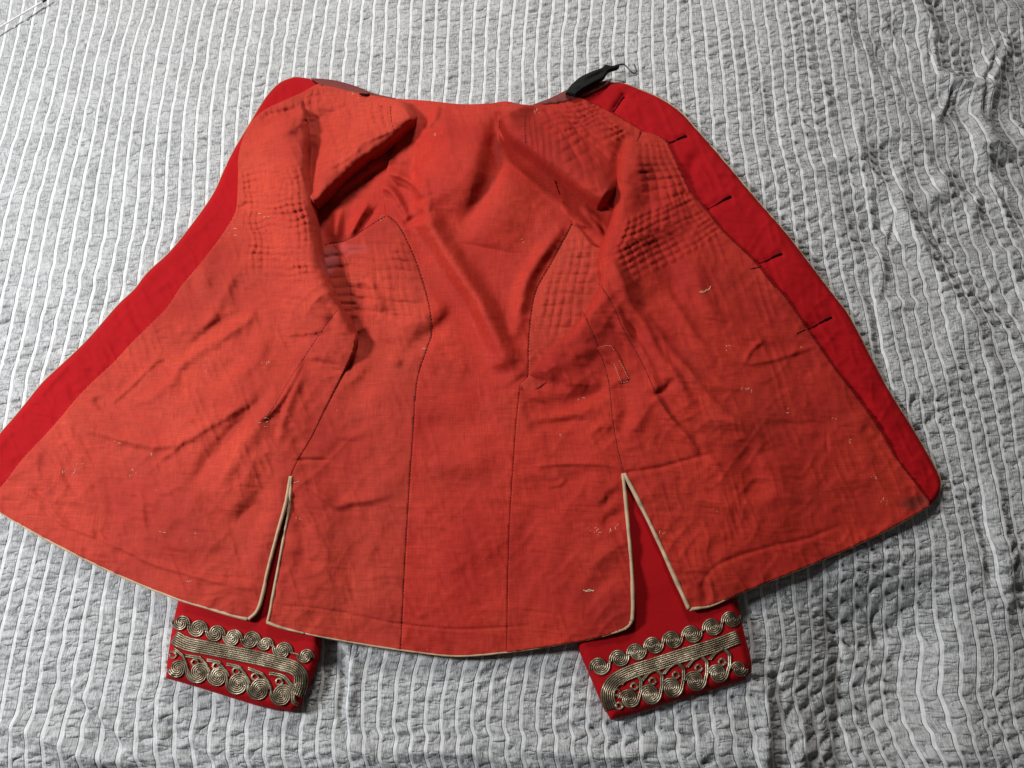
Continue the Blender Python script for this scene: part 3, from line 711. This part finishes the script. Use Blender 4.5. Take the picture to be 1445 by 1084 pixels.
def h_strapL(x, y):
    z = common(x, y)+0.002
    z = apply_folds([([(585, 158), (555, 180), (520, 205), (485, 230), (455, 258), (442, 280)], 32, 22, 'g', (0.05, 0.0)),
                     ([(440, 190), (438, 230), (440, 280)], 10, -8, 'g', (0.2, 0.1)),
                     ([(430, 190), (450, 175), (480, 150)], 10, -4, 'g'),
                     ([(505, 230), (502, 215), (515, 200), (540, 190), (562, 180)], 4, 2.2, 'R'),
                     ([(552, 148), (550, 165), (555, 185)], 2, -1.5, 'g'),
                     ([(460, 200), (500, 180), (540, 165)], 9, 2, 'g')], x, y, z)
    z = quilt(x, y, z, [(440, 150), (545, 140), (555, 190), (450, 265)], 7, 10, 3.2, 35, 0.12, 1.2)
    z = quilt(x, y, z, [(430, 130), (480, 122), (500, 165), (430, 190)], 5, 4, 3.2, 36, 0.12, 1.2)
    return z
def h_strapR(x, y):
    z = common(x, y)+0.002
    z = apply_folds([([(712, 150), (725, 180), (755, 205), (800, 235), (835, 262), (862, 280)], 30, 28, 'g', (0.05, 0.05)),
                     ([(885, 190), (872, 225), (868, 270)], 9, -6, 'g'),
                     ([(770, 160), (800, 190), (840, 230), (862, 260)], 12, 3, 'g')], x, y, z)
    z = quilt(x, y, z, [(755, 152), (818, 140), (895, 190), (862, 285)], 8, 0, 1.5, 45, 0.06, 0.8)
    z = quilt(x, y, z, [(752, 152), (838, 146), (895, 190), (800, 255)], 7, 9, 3.0, 46, 0.08, 0.9)
    z = quilt(x, y, z, [(735, 160), (850, 180), (868, 290), (740, 215)], 10, 0, 1.3, 47, 0.1, 0.6)
    return z
def h_hole(x, y):   # sleeve linings seen through the armholes
    z = 0.0035+0*x
    z = apply_folds([([(520, 285), (505, 310), (492, 335)], 6, 7, 'R'), ([(480, 290), (475, 320), (472, 345)], 8, 6, 'g'),
                     ([(535, 290), (515, 315), (505, 330)], 3, -3, 'g'),
                     ([(460, 280), (500, 250), (550, 215)], 12, 6, 'g'), ([(560, 225), (520, 250), (480, 275)], 4, -3, 'g'),
                     ([(790, 290), (810, 312), (835, 322)], 5, 4, 'R'), ([(820, 290), (840, 310), (850, 330)], 5, 4, 'g'),
                     ([(805, 315), (830, 345), (845, 360)], 4, 4, 'g'), ([(830, 300), (850, 322), (856, 335)], 3, -3, 'g')], x, y, z)
    return z+0.001*fnoise(x, y, 18, 77, 2)
def h_wool_l(x, y): return h_left(x, y)*0.45+(common(x, y)+0.0004)*0.55-0.0008
BH = [[(861, 160), (884, 135)], [(940, 203), (972, 191)], [(995, 297), (1035, 276)], [(1067, 374), (1107, 357)], [(1134, 467), (1177, 446)]]
def h_wool_r(x, y):
    z = common(x, y)-0.0012+0.0005*ridged(x, y, 0.5, 70, 26, 33)
    z = apply_folds([(b, 6, -1.6, 'g', (0.1, 0.1)) for b in BH], x, y, z)
    return apply_folds([([(985, 215), (975, 240), (980, 262)], 9, -3, 'g'), ([(1080, 300), (1100, 340), (1150, 400)], 14, 1.5, 'g'),
                        ([(1200, 520), (1230, 560), (1270, 620)], 10, 2.5, 'g'), ([(880, 136), (866, 158)], 5, -3, 'g', (0, 0))], x, y, z)

# --- attributes: soil and violet stain
def blob(x, y, cx, cy, rx, ry, a=1.0, seed=1):
    d = ((x-cx)/rx)**2+((y-cy)/ry)**2+0.5*vnoise(x, y, 9, seed)
    return a*np.clip(1.2-d, 0, 1)
def soil(x, y):
    s = blob(x, y, 1296, 712, 22, 13, 0.75)+blob(x, y, 470, 128, 12, 5, 0.2)
    s = s+blob(x, y, 645, 670, 70, 26, 0.10)+blob(x, y, 640, 530, 40, 22, 0.10)+blob(x, y, 1060, 600, 90, 60, 0.06)
    return np.clip(s+0.10*np.clip(fnoise(x, y, 60, 99, 3), 0, 1), 0, 1)
def violet(x, y): return np.clip(blob(x, y, 464, 366, 13, 22, 0.75)+blob(x, y, 495, 352, 26, 9, 0.3), 0, 1)
ATT = {'soil': soil, 'violet': violet}

# --- panels
def panel(name, P, hf, mat, **kw):
    att = ATT if name != 'sleeve_lining' else {'soil': soil}
    return sheet(name, P, hf, mat, jacket, col=att, **kw)
NECK = [(552, 139), (600, 142), (650, 147), (690, 146), (715, 143), (735, 148), (752, 149)]
# centre and side backs
P = poly([(545, 303), (540, 262), (548, 232), (556, 200), (548, 165), (552, 139)], NECK, [(752, 149), (768, 200), (786, 262), (808, 316)], SEAM_R1, [(745, 532), (734, 546)], SEAM_C2, [(715, 921), (650, 926), (600, 922), (565, 918)], SEAM_C1[::-1])
panel('back_lining', P, h_back, M_SAT)
P = poly([(545, 303), (520, 322), (490, 340), (455, 346)], [(455, 346), (440, 400), (470, 470), (470, 540), (430, 600), (402, 680)], LSLIT_R[0:1]+LSLIT_R[1:], BACK_HEM[:5]+[(565, 918)], SEAM_C1[::-1])
panel('side_back_lining', P, h_back, M_LIN, lift=0.0001, skirt=0.002)
P = poly(SEAM_R1, [(745, 532), (734, 546), (760, 548), (830, 480), (870, 400), (868, 345)], [(868, 345), (848, 350), (835, 345), (820, 325), (808, 316)])
panel('side_back_lining', P, h_back, M_LIN, lift=0.0002)
# sleeve linings inside the armholes
panel('sleeve_lining', poly([(430, 200), (560, 180), (575, 230), (556, 305), (500, 350), (440, 420), (425, 300), (430, 200)]), h_hole, M_SAT, skirt=0.003)
panel('sleeve_lining', poly([(770, 230), (880, 260), (870, 360), (850, 380), (815, 340), (790, 300), (770, 230)]), h_hole, M_SAT, skirt=0.003)
# shoulders
P = poly([(430, 135), (455, 121), (500, 130), (552, 139)], [(552, 139), (575, 146), (592, 166)], STRAP_L, [(447, 288), (436, 275), (425, 240), (415, 190), (430, 135)])
panel('shoulder_lining', P, h_strapL, M_LIN, roll=13, rollh=0.012, rollpts=smooth(STRAP_L), skirt=0.012)
P = poly([(715, 145), (752, 149)], [(752, 149), (785, 143), (818, 137)], [(818, 137), (857, 156), (905, 184)], [(905, 184), (890, 240), (885, 300), (866, 300)], STRAP_R[::-1], [(703, 172), (715, 145)])
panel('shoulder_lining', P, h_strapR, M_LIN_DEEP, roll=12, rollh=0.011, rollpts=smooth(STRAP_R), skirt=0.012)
# fronts
P = poly([(456, 120), (447, 119)]+FAC_L[1:], [(-22, 708), (0, 723)]+LEFT_HEM[3:], LSLIT_L, SEAM_L1[::-1], ROLL_L[::-1], [(425, 150), (440, 130), (456, 120)])
panel('front_lining', P, h_left, M_LIN, roll=15, rollh=0.014, rollpts=smooth(ROLL_L[1:]), skirt=0.012, lift=0.0012)
P = poly(FAC_R[4:], [(1312, 708), (1312, 714)], RIGHT_HEM[::-1], RSLIT_R[::-1], RSLIT_L[::-1], [(892, 876), (882, 887), (850, 898), (800, 908), (715, 921)], SEAM_C2[::-1], ROLL_R[::-1], [(898, 184), (901, 184)])
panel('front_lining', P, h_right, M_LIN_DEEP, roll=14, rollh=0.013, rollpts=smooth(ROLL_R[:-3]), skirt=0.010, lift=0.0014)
# wool facings, running under the lining edge
inL = [(x+9, y+7) for x, y in FAC_L]
P = poly(LEFT_EDGE, [(-52, 672), (-57, 680), (-52, 690)], [(-52, 690), (-25, 708), (-12, 714)], inL[::-1], [(456, 127), (437, 111)])
sheet('facing', P, h_wool_l, M_WOOL, jacket, roll=7, rollh=0.006, rollpts=smooth(LEFT_EDGE), skirt=0.012)
inR = [(x-8, y+7) for x, y in FAC_R]
P = poly(RIGHT_EDGE, [(862, 116), (838, 126), (816, 136)], [(816, 136), (810, 145)], inR, [(1304, 715), (1308, 716), (1312, 714)])
sheet('facing', P, h_wool_r, M_WOOL, jacket, roll=7, rollh=0.006, rollpts=smooth(RIGHT_EDGE), skirt=0.012)
# collar pieces showing above the lining
P = poly([(437, 110), (470, 113), (500, 121), (528, 132), (560, 139)], [(560, 139), (540, 146), (505, 139), (480, 132), (458, 124), (437, 110)])
sheet('collar', P, lambda x, y: common(x, y)+0.001, M_COLLAR, jacket, roll=3)
P = poly([(748, 149), (775, 139), (800, 127), (830, 117), (862, 113)], [(862, 113), (855, 122), (818, 138), (790, 146), (748, 151)])
sheet('collar', P, lambda x, y: common(x, y)+0.004, M_COLLAR, jacket, roll=3)

# --- piping
def on(hf, c, dz=0.0, step=3.0):
    p = resample(smooth(c), step); return W(p[:, 0], p[:, 1], hf(p[:, 0], p[:, 1])+dz)
def piping(c, hf, r, dz=0.0002, taper=1.0):
    m = MB(); p = on(hf, c, dz); rr = r*np.linspace(1, taper, len(p))*(1+0.12*vnoise(np.arange(len(p))*1.0, np.zeros(len(p)), 6, 3)); m.tube(p, rr, 8); m.build('piping', M_CREAM, jacket)
piping(LEFT_EDGE[1:], lambda x, y: h_wool_l(x, y)-0.0052, 0.0007); piping(RIGHT_EDGE[1:-1], lambda x, y: h_wool_r(x, y)-0.0052, 0.0007)
piping(LEFT_HEM, h_left, 0.0014, 0.0000); piping(BACK_HEM, lambda x, y: h_back(x, y), 0.0009, -0.0004); piping(RIGHT_HEM, h_right, 0.0009, 0.0)
piping(LSLIT_L, h_left, 0.0018, 0.0008); piping(LSLIT_R, h_back, 0.0015, 0.0004); piping(RSLIT_L, h_right, 0.0020, 0.001); piping(RSLIT_R, h_right, 0.0022, 0.001)
piping([(350, 874), (325, 868), (290, 858)], h_left, 0.0018, 0.0004, 0.45); piping([(973, 860), (1003, 855), (1035, 841)], h_right, 0.0018, 0.0004, 0.4)
piping([(377, 878), (395, 885), (430, 894)], h_back, 0.0016, 0.0004, 0.45); piping([(892, 876), (882, 887), (850, 898)], h_right, 0.0018, 0.0004, 0.4)

# --- seams as little stitches
def stitches(curves, **kw):
    for c in curves: stitch_run([c], **kw)
def stitch_run(curves, mat=M_THREAD, r=0.00042, dash=3.0, gap=1.6, dz=0.0004, name='stitching'):
    m = MB()
    for c, hf in curves:
        p = resample(smooth(c), 0.8); L = np.r_[0, np.cumsum(np.hypot(*np.diff(p, axis=0).T))]
        s = rng.random()*3
        while s < L[-1]-dash:
            q = np.array([s, s+dash*0.5, s+dash*(0.85+0.3*rng.random())]); x = np.interp(q, L, p[:, 0]); y = np.interp(q, L, p[:, 1])
            m.tube(W(x, y, hf(x, y)+dz), r*(0.8+0.4*rng.random()), 4); s += dash+gap*(0.6+0.8*rng.random())
    o = m.build(name, mat, jacket); o['kind'] = 'stuff'; return o
hr = lambda f: (lambda x, y: f(x, y)+0.0012)
stitches([(SEAM_C1[:9], h_back), (SEAM_R1, h_back)])
stitches([(SEAM_C1[8:], h_back), (SEAM_C2, hr(h_right))], r=0.00024, gap=1.4)
stitches([(SEAM_L2, hr(h_left)), (SEAM_L1[1:6], h_back), ([(470, 345), (487, 365), (494, 400), (497, 440), (500, 462)], h_back)], r=0.00024, gap=1.4)
stitches([(SEAM_R2, hr(h_right)), ([(843, 398), (862, 425), (880, 465), (905, 510), (926, 555), (945, 585), (958, 600)], hr(h_right))], r=0.0004, gap=0.8)
stitches([([(457, 346), (490, 338), (518, 321), (545, 304)], h_back)], r=0.0005, gap=1.5)
stitches([([(742, 160), (740, 180), (742, 205)], h_strapR), ([(848, 124), (836, 130), (818, 136)], lambda x, y: common(x, y)+0.004)], r=0.0005)
stitches([([(551, 150), (552, 168), (556, 185)], h_strapL)], r=0.0005)
stitches([(FAC_R[5:], hr(h_right))], mat=M_THREAD, r=0.0004, dash=2.5, gap=2.0)
stitches([(FAC_L[9:], hr(h_left))], mat=M_PALE, r=0.0002, dash=1.0, gap=5.5)
stitches([([(416, 860), (480, 865), (560, 879), (640, 886)], h_back)], mat=M_THREAD, r=0.0002, dash=1.2, gap=6)

# --- worn flecks and thread ends
def flecks(spots):
    m = MB()
    for (cx, cy, spread, n, ang, hf) in spots:
        for _ in range(int(n*0.5)+1):
            a = ang+rng.normal()*0.5; l = 1.5+rng.random()*3.2
            x0 = cx+rng.normal()*spread; y0 = cy+rng.normal()*spread*0.6
            t = np.linspace(0, 1, 4); x = x0+l*t*math.cos(a)+rng.normal(size=4)*0.3; y = y0-l*t*math.sin(a)+rng.normal(size=4)*0.3
            m.tube(W(x, y, hf(x, y)+0.0001), 0.00026*(0.5+rng.random()), 4)
    o = m.build('worn_fleck', M_PALE, jacket); o['kind'] = 'stuff'
HL, HR, HB = hr(h_left), hr(h_right), h_back
flecks([(107, 662, 6, 10, 0.9, HL), (90, 665, 2, 4, -1, HL), (188, 668, 5, 6, -0.9, HL), (218, 643, 3, 3, 0.4, HL), (162, 625, 4, 2, 0.4, HL), (268, 752, 9, 4, 0.1, HL),
        (220, 751, 3, 2, 0, HL), (262, 820, 3, 5, 1.0, HL), (375, 592, 5, 9, 0.2, HL), (379, 511, 3, 4, -1, HL), (371, 302, 5, 4, 0.5, HL), (372, 600, 4, 4, 0, HL),
        (327, 328, 6, 7, 0.2, HL), (420, 682, 4, 8, 0.3, HB), (420, 731, 4, 4, 0.2, HB), (597, 492, 3, 4, 0.5, HB), (1030, 492, 5, 9, 1.3, HR), (1052, 550, 4, 8, 1.4, HR), (1110, 582, 3, 6, 0.2, HR),
        (1199, 623, 3, 5, -0.7, HR), (1236, 674, 4, 6, 0.2, HR), (1176, 590, 3, 3, 0, HR), (843, 752, 10, 14, 0.4, HR), (863, 750, 6, 9, 1.2, HR), (790, 616, 4, 3, 0.4, HR),
        (820, 565, 3, 3, 0.8, HR), (1248, 710, 3, 6, 1.2, HR), (1130, 490, 3, 2, 0, HR), (930, 755, 3, 4, 0.8, HR), (755, 158, 3, 6, 1.4, h_strapR), (496, 131, 3, 4, 0.2, h_strapL), (1009, 721, 2, 1, 0, HR), (735, 340, 2, 2, 0.1, HB),
        (612, 190, 2, 2, 0.1, HB), (535, 308, 4, 6, 0.5, HB)])
m = MB()
for c, hf in [([(987, 412), (993, 413), (997, 409), (1001, 408), (1003, 404)], HR), ([(989, 411), (996, 411), (1002, 408)], HR), ([(823, 833), (828, 834), (832, 832), (838, 835)], HR), ([(826, 835), (834, 834), (839, 833)], HR)]:
    p = resample(smooth(c), 1.2); m.tube(W(p[:, 0], p[:, 1], hf(p[:, 0], p[:, 1])+0.0003), 0.00050, 5)
m.build('loose_thread', M_PALE, jacket)['kind'] = 'stuff'

# --- buttonholes
def buttonhole(a, b, hf, w0=1.2, w1=2.4, bend=0.7):
    t = np.linspace(0, 1, 14); n = np.array([-(b[1]-a[1]), b[0]-a[0]], float); n /= np.hypot(*n)
    px = a[0]+(b[0]-a[0])*t+n[0]*bend*np.sin(t*math.pi*2); py = a[1]+(b[1]-a[1])*t+n[1]*bend*np.sin(t*math.pi*2)
    m = MB(); r = (w0+(w1-w0)*t**2)*0.00062*(1+0.2*rng.normal(size=14))
    m.tube(W(px, py, hf(px, py)+0.0003), np.abs(r), 6, 0.55); m.tube(W(px+1.2, py+1.2, hf(px, py)+0.0001), np.abs(r)*0.6, 5, 0.6)
    m.build('buttonhole', M_BTH, jacket)
hw = h_wool_r
buttonhole((865, 158), (881, 137), hw); buttonhole((943, 201), (968, 192), hw, 0.9, 2.4); buttonhole((998, 295), (1031, 277), hw, 0.8, 2.2)
buttonhole((1070, 372), (1103, 358), hw, 0.8, 2.2); buttonhole((1138, 465), (1173, 448), hw, 0.8, 2.6, 0.6)
stitches([([(1122, 472), (1137, 465)], hr(h_right)), ([(1075, 376), (1058, 380)], hr(h_right))], mat=M_BTH, r=0.0006, gap=0.3)

# --- inner patch with worn loops by the right side seam
P = poly([(842, 491), (858, 488), (866, 489)], [(866, 489), (876, 505), (879, 513)], [(879, 513), (888, 536)], [(888, 536), (875, 541), (869, 520), (855, 510)], [(855, 510), (842, 491)])
panel('mended_patch', P, h_right, M_LIN_DEEP, lift=0.0020, skirt=0.002)
stitches([([(845, 490), (860, 488), (868, 496)], h_right), ([(873, 508), (880, 520), (888, 537)], h_right), ([(866, 512), (872, 528), (878, 541)], h_right), ([(878, 541), (888, 537)], h_right)], mat=M_PALE, r=0.0003, dash=1.6, gap=1.2, dz=0.0024)

# --- black ribbon tab with wire hook
def h_rib(x, y): return 0.019+0.004*np.exp(-(((x-835)/22)**2))+0*y
P = poly([(798, 131), (805, 121), (817, 110), (828, 104), (840, 99), (851, 95), (853, 91), (864, 93), (874, 90), (873, 95), (862, 99), (857, 102), (852, 110), (840, 116), (822, 126), (812, 134)], [(812, 134), (798, 131)])
sheet('ribbon_tab', P, lambda x, y: apply_folds([([(815, 120), (835, 110), (855, 100)], 3, -2.0, 'g'), ([(808, 126), (830, 112)], 3, 1.5, 'g')], x, y, h_rib(x, y)), M_BLACK, jacket, step=1.0, roll=3, rollh=0.002, skirt=0.004)
hk = resample(smooth([(872, 91.5), (880, 91), (885, 95), (890, 101), (895, 103.5), (898, 101), (897, 96), (895, 91)]), 0.8)
m = MB(); zz = np.interp(np.arange(len(hk)), [0, len(hk)-1], [0.019, 0.016]); m.tube(W(hk[:, 0], hk[:, 1], zz), 0.0009, 7); m.build('wire_hook', M_HOOK, jacket)
# little black thread tack on the left collar
m = MB(); p = W(*np.array([(507, 132.5), (512, 133.5), (517, 134), (522, 132.5)]).T, 0.0125); m.tube(p, [0.001, 0.002, 0.002, 0.001], 7, 0.5); m.build('thread_tack', M_BTH, jacket)

# --- sleeves: folded flat under the body, cuffs with metal braid
def pillow(P, thick, rad, base=0.001):
    Ps = P
    def f(x, y):
        d, _, _, _, _ = segdist(Ps, x, y); k = np.clip(d/rad, 0, 1); return base+thick*np.sqrt(1-(1-k)**2)+0.0005*fnoise(x, y, 40, 17, 2)
    return f
CUFF_L = poly([(252, 846), (246, 872), (240, 905), (236, 935), (234, 957)], [(234, 957), (262, 965), (295, 975), (330, 986), (375, 999), (412, 1004)], [(412, 1004), (422, 999), (428, 985), (438, 962), (448, 935), (452, 912), (452, 870), (448, 800), (430, 690)], [(430, 690), (340, 660), (290, 700)], [(290, 700), (262, 800), (252, 846)])
CUFF_R = poly([(812, 900), (820, 925), (833, 955), (848, 990), (862, 1016)], [(862, 1016), (900, 1006), (940, 993), (1000, 975), (1046, 961)], [(1046, 961), (1058, 950), (1060, 932), (1052, 900), (1044, 865), (1036, 830), (1010, 760), (980, 700)], [(980, 700), (880, 650), (830, 680)], [(830, 680), (800, 800), (812, 900)])
hcl = pillow(CUFF_L, 0.0115, 13); hcr = pillow(CUFF_R, 0.0115, 13)
sl = sheet('sleeve', CUFF_L, hcl, M_WOOL, jacket, skirt=0.004, step=2)
sr = sheet('sleeve', CUFF_R, hcr, M_WOOL, jacket, skirt=0.004, step=2)

CORD = 2.9      # spacing of the cords in pattern units
def cords(path, hf, n, parent, name, dz=0.0010, rad=0.00090, sp=CORD):
    """n parallel cords along a path in pattern units"""
    m = MB(); mb = MB(); p = resample(path, 1.8); t = np.gradient(p, axis=0); t /= np.hypot(*t.T)[:, None]+1e-9
    nn = np.stack([-t[:, 1], t[:, 0]], 1)
    for k in range(n):
        q = p+nn*(k-(n-1)/2)*sp+rng.normal(size=p.shape)*0.06
        m.tube(W(q[:, 0], q[:, 1], hf(q[:, 0], q[:, 1])+dz*(0.9+0.2*rng.random())), rad, 6)
        mb.tube(W(q[::2, 0], q[::2, 1], hf(q[::2, 0], q[::2, 1])+0.0003), 0.00150, 4, 0.35)  # dark strip added below each cord to deepen the groove shade
    mb.build(name+'_core', M_GROOVE, parent)['kind'] = 'stuff'
    return m.build(name, M_METAL, parent)
def scroll(c, R, hf, parent, a0, out_to=None, in_from=None, rev=1, sx=1.0):
    """double-armed spiral of two-cord braid, with tails leaving from its outside"""
    R = R+3.6; mb = MB(); m = MB(); sp = CORD; pitch = 4*sp
    turns = (R-1.2)/pitch
    def arm(a_start, k):
        th = np.linspace(0, turns*2*math.pi, int(R*turns*2*math.pi/2.4)+10); r = R-sp*0.5-sp*k-pitch*th/(2*math.pi)
        r = np.maximum(r, 0.3); a = a_start+rev*th
        return np.stack([c[0]+sx*r*np.cos(a), c[1]+r*np.sin(a)], 1)
    for a_s, tail in ((a0, in_from), (a0+math.pi, out_to)):
        for k in (0, 1):
            s = arm(a_s, k)
            if tail is not None:
                tl = np.array(tail[k], float); s = np.vstack([tl, s])
                s = resample(smooth(resample(s, 3.2)), 1.8)
            m.tube(W(s[:, 0], s[:, 1], hf(s[:, 0], s[:, 1])+0.0010*(0.92+0.16*rng.random())), 0.00090, 6)
            s2 = s[::2]; mb.tube(W(s2[:, 0], s2[:, 1], hf(s2[:, 0], s2[:, 1])+0.0003), 0.00150, 4, 0.35)
    mb.build('braid_scroll_core', M_GROOVE, parent)['kind'] = 'stuff'
    return m.build('braid_scroll', M_METAL, parent)
def ringlet(c, R, hf, parent):
    m = MB(); a = np.linspace(0, 4*math.pi, 34); r = np.interp(a, [0, 4*math.pi], [R, R-2.1])
    x = c[0]+r*np.cos(a); y = c[1]+r*np.sin(a); m.tube(W(x, y, hf(x, y)+0.001), 0.00075, 6); return m.build('braid_ring', M_METAL, parent)
def row(cs, R, hf, parent, flip):
    """running scrolls along a row; each pair joined by a two-cord strand.
    flip=+1: strand falls from upper side of one to lower side of the next on its right"""
    n = len(cs)
    for i in range(n):
        c = np.array(cs[i], float); Rr = R[i] if hasattr(R, '__len__') else R
        d = np.array(cs[min(i+1, n-1)], float)-np.array(cs[max(i-1, 0)], float); base = math.atan2(d[1], d[0])
        tails = []
        for side in (0, 1):
            if side == 1: j = i+1 if flip > 0 else i-1
            else: j = i-1 if flip > 0 else i+1
            tails.append(j)
        # a strand is drawn half from each scroll to the mid point between them
        rev = -1*flip*1
        a_in = base+(math.pi if flip > 0 else 0); a_out = a_in+math.pi
        def tail(j, a_s, up):
            if j < 0 or j >= n: return None
            mid = (np.array(cs[j], float)+c)/2; e = np.array([math.cos(base), math.sin(base)]); nrm = np.array([-e[1], e[0]])
            out = []
            for k in (0, 1):
                off = (k-0.5)*CORD
                sgn = np.sign(np.dot(mid-c, e))
                out.append([mid-sgn*e*off])
            return out
        scroll(c, Rr, hf, parent, a_in, out_to=tail(tails[1], a_out, 1), in_from=tail(tails[0], a_in, 0), rev=rev)
# left cuff
topL = [(256, 879), (279, 887), (304.5, 894), (328.5, 900), (354, 903), (374.5, 909), (399, 918), (431, 926)]
row(topL, [10.5, 12, 11.6, 11.6, 12, 9.6, 12, 10], hcl, sl, 1)
cords(smooth([(246, 899), (262, 908), (290, 914), (330, 922), (365, 929), (396, 937), (413, 942), (424, 952), (424, 968), (419, 982)]), hcl, 7, sl, 'braid_band')
botL = [(251, 944), (281, 950), (308, 955), (336, 965), (366, 973), (398, 981)]
def hooks(cs, R, hf, parent, ends, rings, rr=5.6):
    for i, c in enumerate(cs):
        c = np.array(c, float); R_ = R[i]
        tl = [[(x, y+k*CORD*0.9) for x, y in ends[i]] for k in (0, 1)] if ends[i] else None
        scroll(c, R_, hf, parent, math.pi*1.0, out_to=None, in_from=tl, rev=-1)
    for r in rings: ringlet(r, rr, hf, parent)
hooks(botL, [12, 13.8, 13.2, 14.8, 14.8, 14.5], hcl, sl,
      [None, [(246, 914), (258, 924), (264, 938)], [(262, 924), (282, 927), (292, 938), (295, 948)], [(292, 930), (310, 934), (318, 946), (321, 956)], [(320, 936), (338, 940), (347, 952), (351, 964)], [(350, 942), (370, 950), (379, 962), (383, 973)]],
      [(244, 924), (275, 935), (305, 940), (333, 947), (360, 955), (394, 962), (422, 968)])
cords(smooth([(380, 950), (400, 955), (412, 968), (420, 974)]), hcl, 2, sl, 'braid_tail'); cords(smooth([(414, 974), (414, 990), (420, 994)]), hcl, 2, sl, 'braid_tail')
cords(smooth([(262, 938), (266, 955), (275, 962)]), hcl, 2, sl, 'braid_tail')
# right cuff
topR = [(846.5, 940.5), (874, 929), (898.5, 920), (922.5, 911), (949, 903), (976.5, 895), (1005.5, 885), (1031.5, 874)]
row(topR, [12.6, 12, 12, 12, 12.4, 12.4, 12.4, 11.5], hcr, sr, -1)
cords(smooth([(863, 1001), (858, 987), (859, 973), (870, 959), (895, 947), (930, 936), (970, 923), (1010, 911), (1042, 899)]), hcr, 7, sr, 'braid_band')
def hooksR(cs, R, hf, parent, ends, rings, rr=5.6):
    for i, c in enumerate(cs):
        tl = [[(x-k*CORD*0.9, y) for x, y in ends[i]] for k in (0, 1)] if ends[i] else None
        scroll(np.array(c, float), R[i], hf, parent, 0.0, out_to=None, in_from=tl, rev=1)
    for r in rings: ringlet(r, rr, hf, parent)
hooksR([(888, 986), (917.5, 980), (948, 970.5), (981, 961), (1013, 950.5), (1043, 944)], [12.5, 13.5, 13.5, 13.5, 12.5, 10], hcr, sr,
       [[(878, 967), (886, 957), (898, 951), (906, 959), (906, 974)], [(907.5, 961), (915.5, 951), (927.5, 945), (935.5, 953), (935.5, 968)], [(938, 951.5), (946, 941.5), (958, 935.5), (966, 943.5), (966, 958.5)], [(971, 942), (979, 932), (991, 926), (999, 934), (999, 949)], [(1003, 931.5), (1011, 921.5), (1023, 915.5), (1031, 923.5), (1031, 938.5)], None],
       [(870.5, 977), (895, 968.5), (921, 961), (954, 952.5), (986, 942.5), (1019, 934), (873.5, 996)])

# ------------------------------------------------------------------ thin steel needle lying on the cover, upper left
ndl = bpy.data.objects.new('metal_rod', None); C.objects.link(ndl)
ndl['label'] = 'thin polished steel rod with dark rounded tip lying on the grey bed cover'; ndl['category'] = 'metal rod'
a = W(-40, 62, 0.0075); b = W(60, 2.5, 0.0085); tt = np.linspace(0, 1, 24)[:, None]
m = MB(); m.tube(a*(1-tt)+b*tt, 0.0011, 10); m.build('shaft', M_STEEL, ndl)
c = W(66, -1, 0.0086); m = MB(); m.tube(b*(1-tt)+c*tt, 0.0011+0.0006*np.sin(np.linspace(0.2, math.pi, 24)), 10); m.build('tip', M_HOOK, ndl)
print('done', sum(len(o.data.polygons) for o in bpy.data.objects if o.type == 'MESH'))
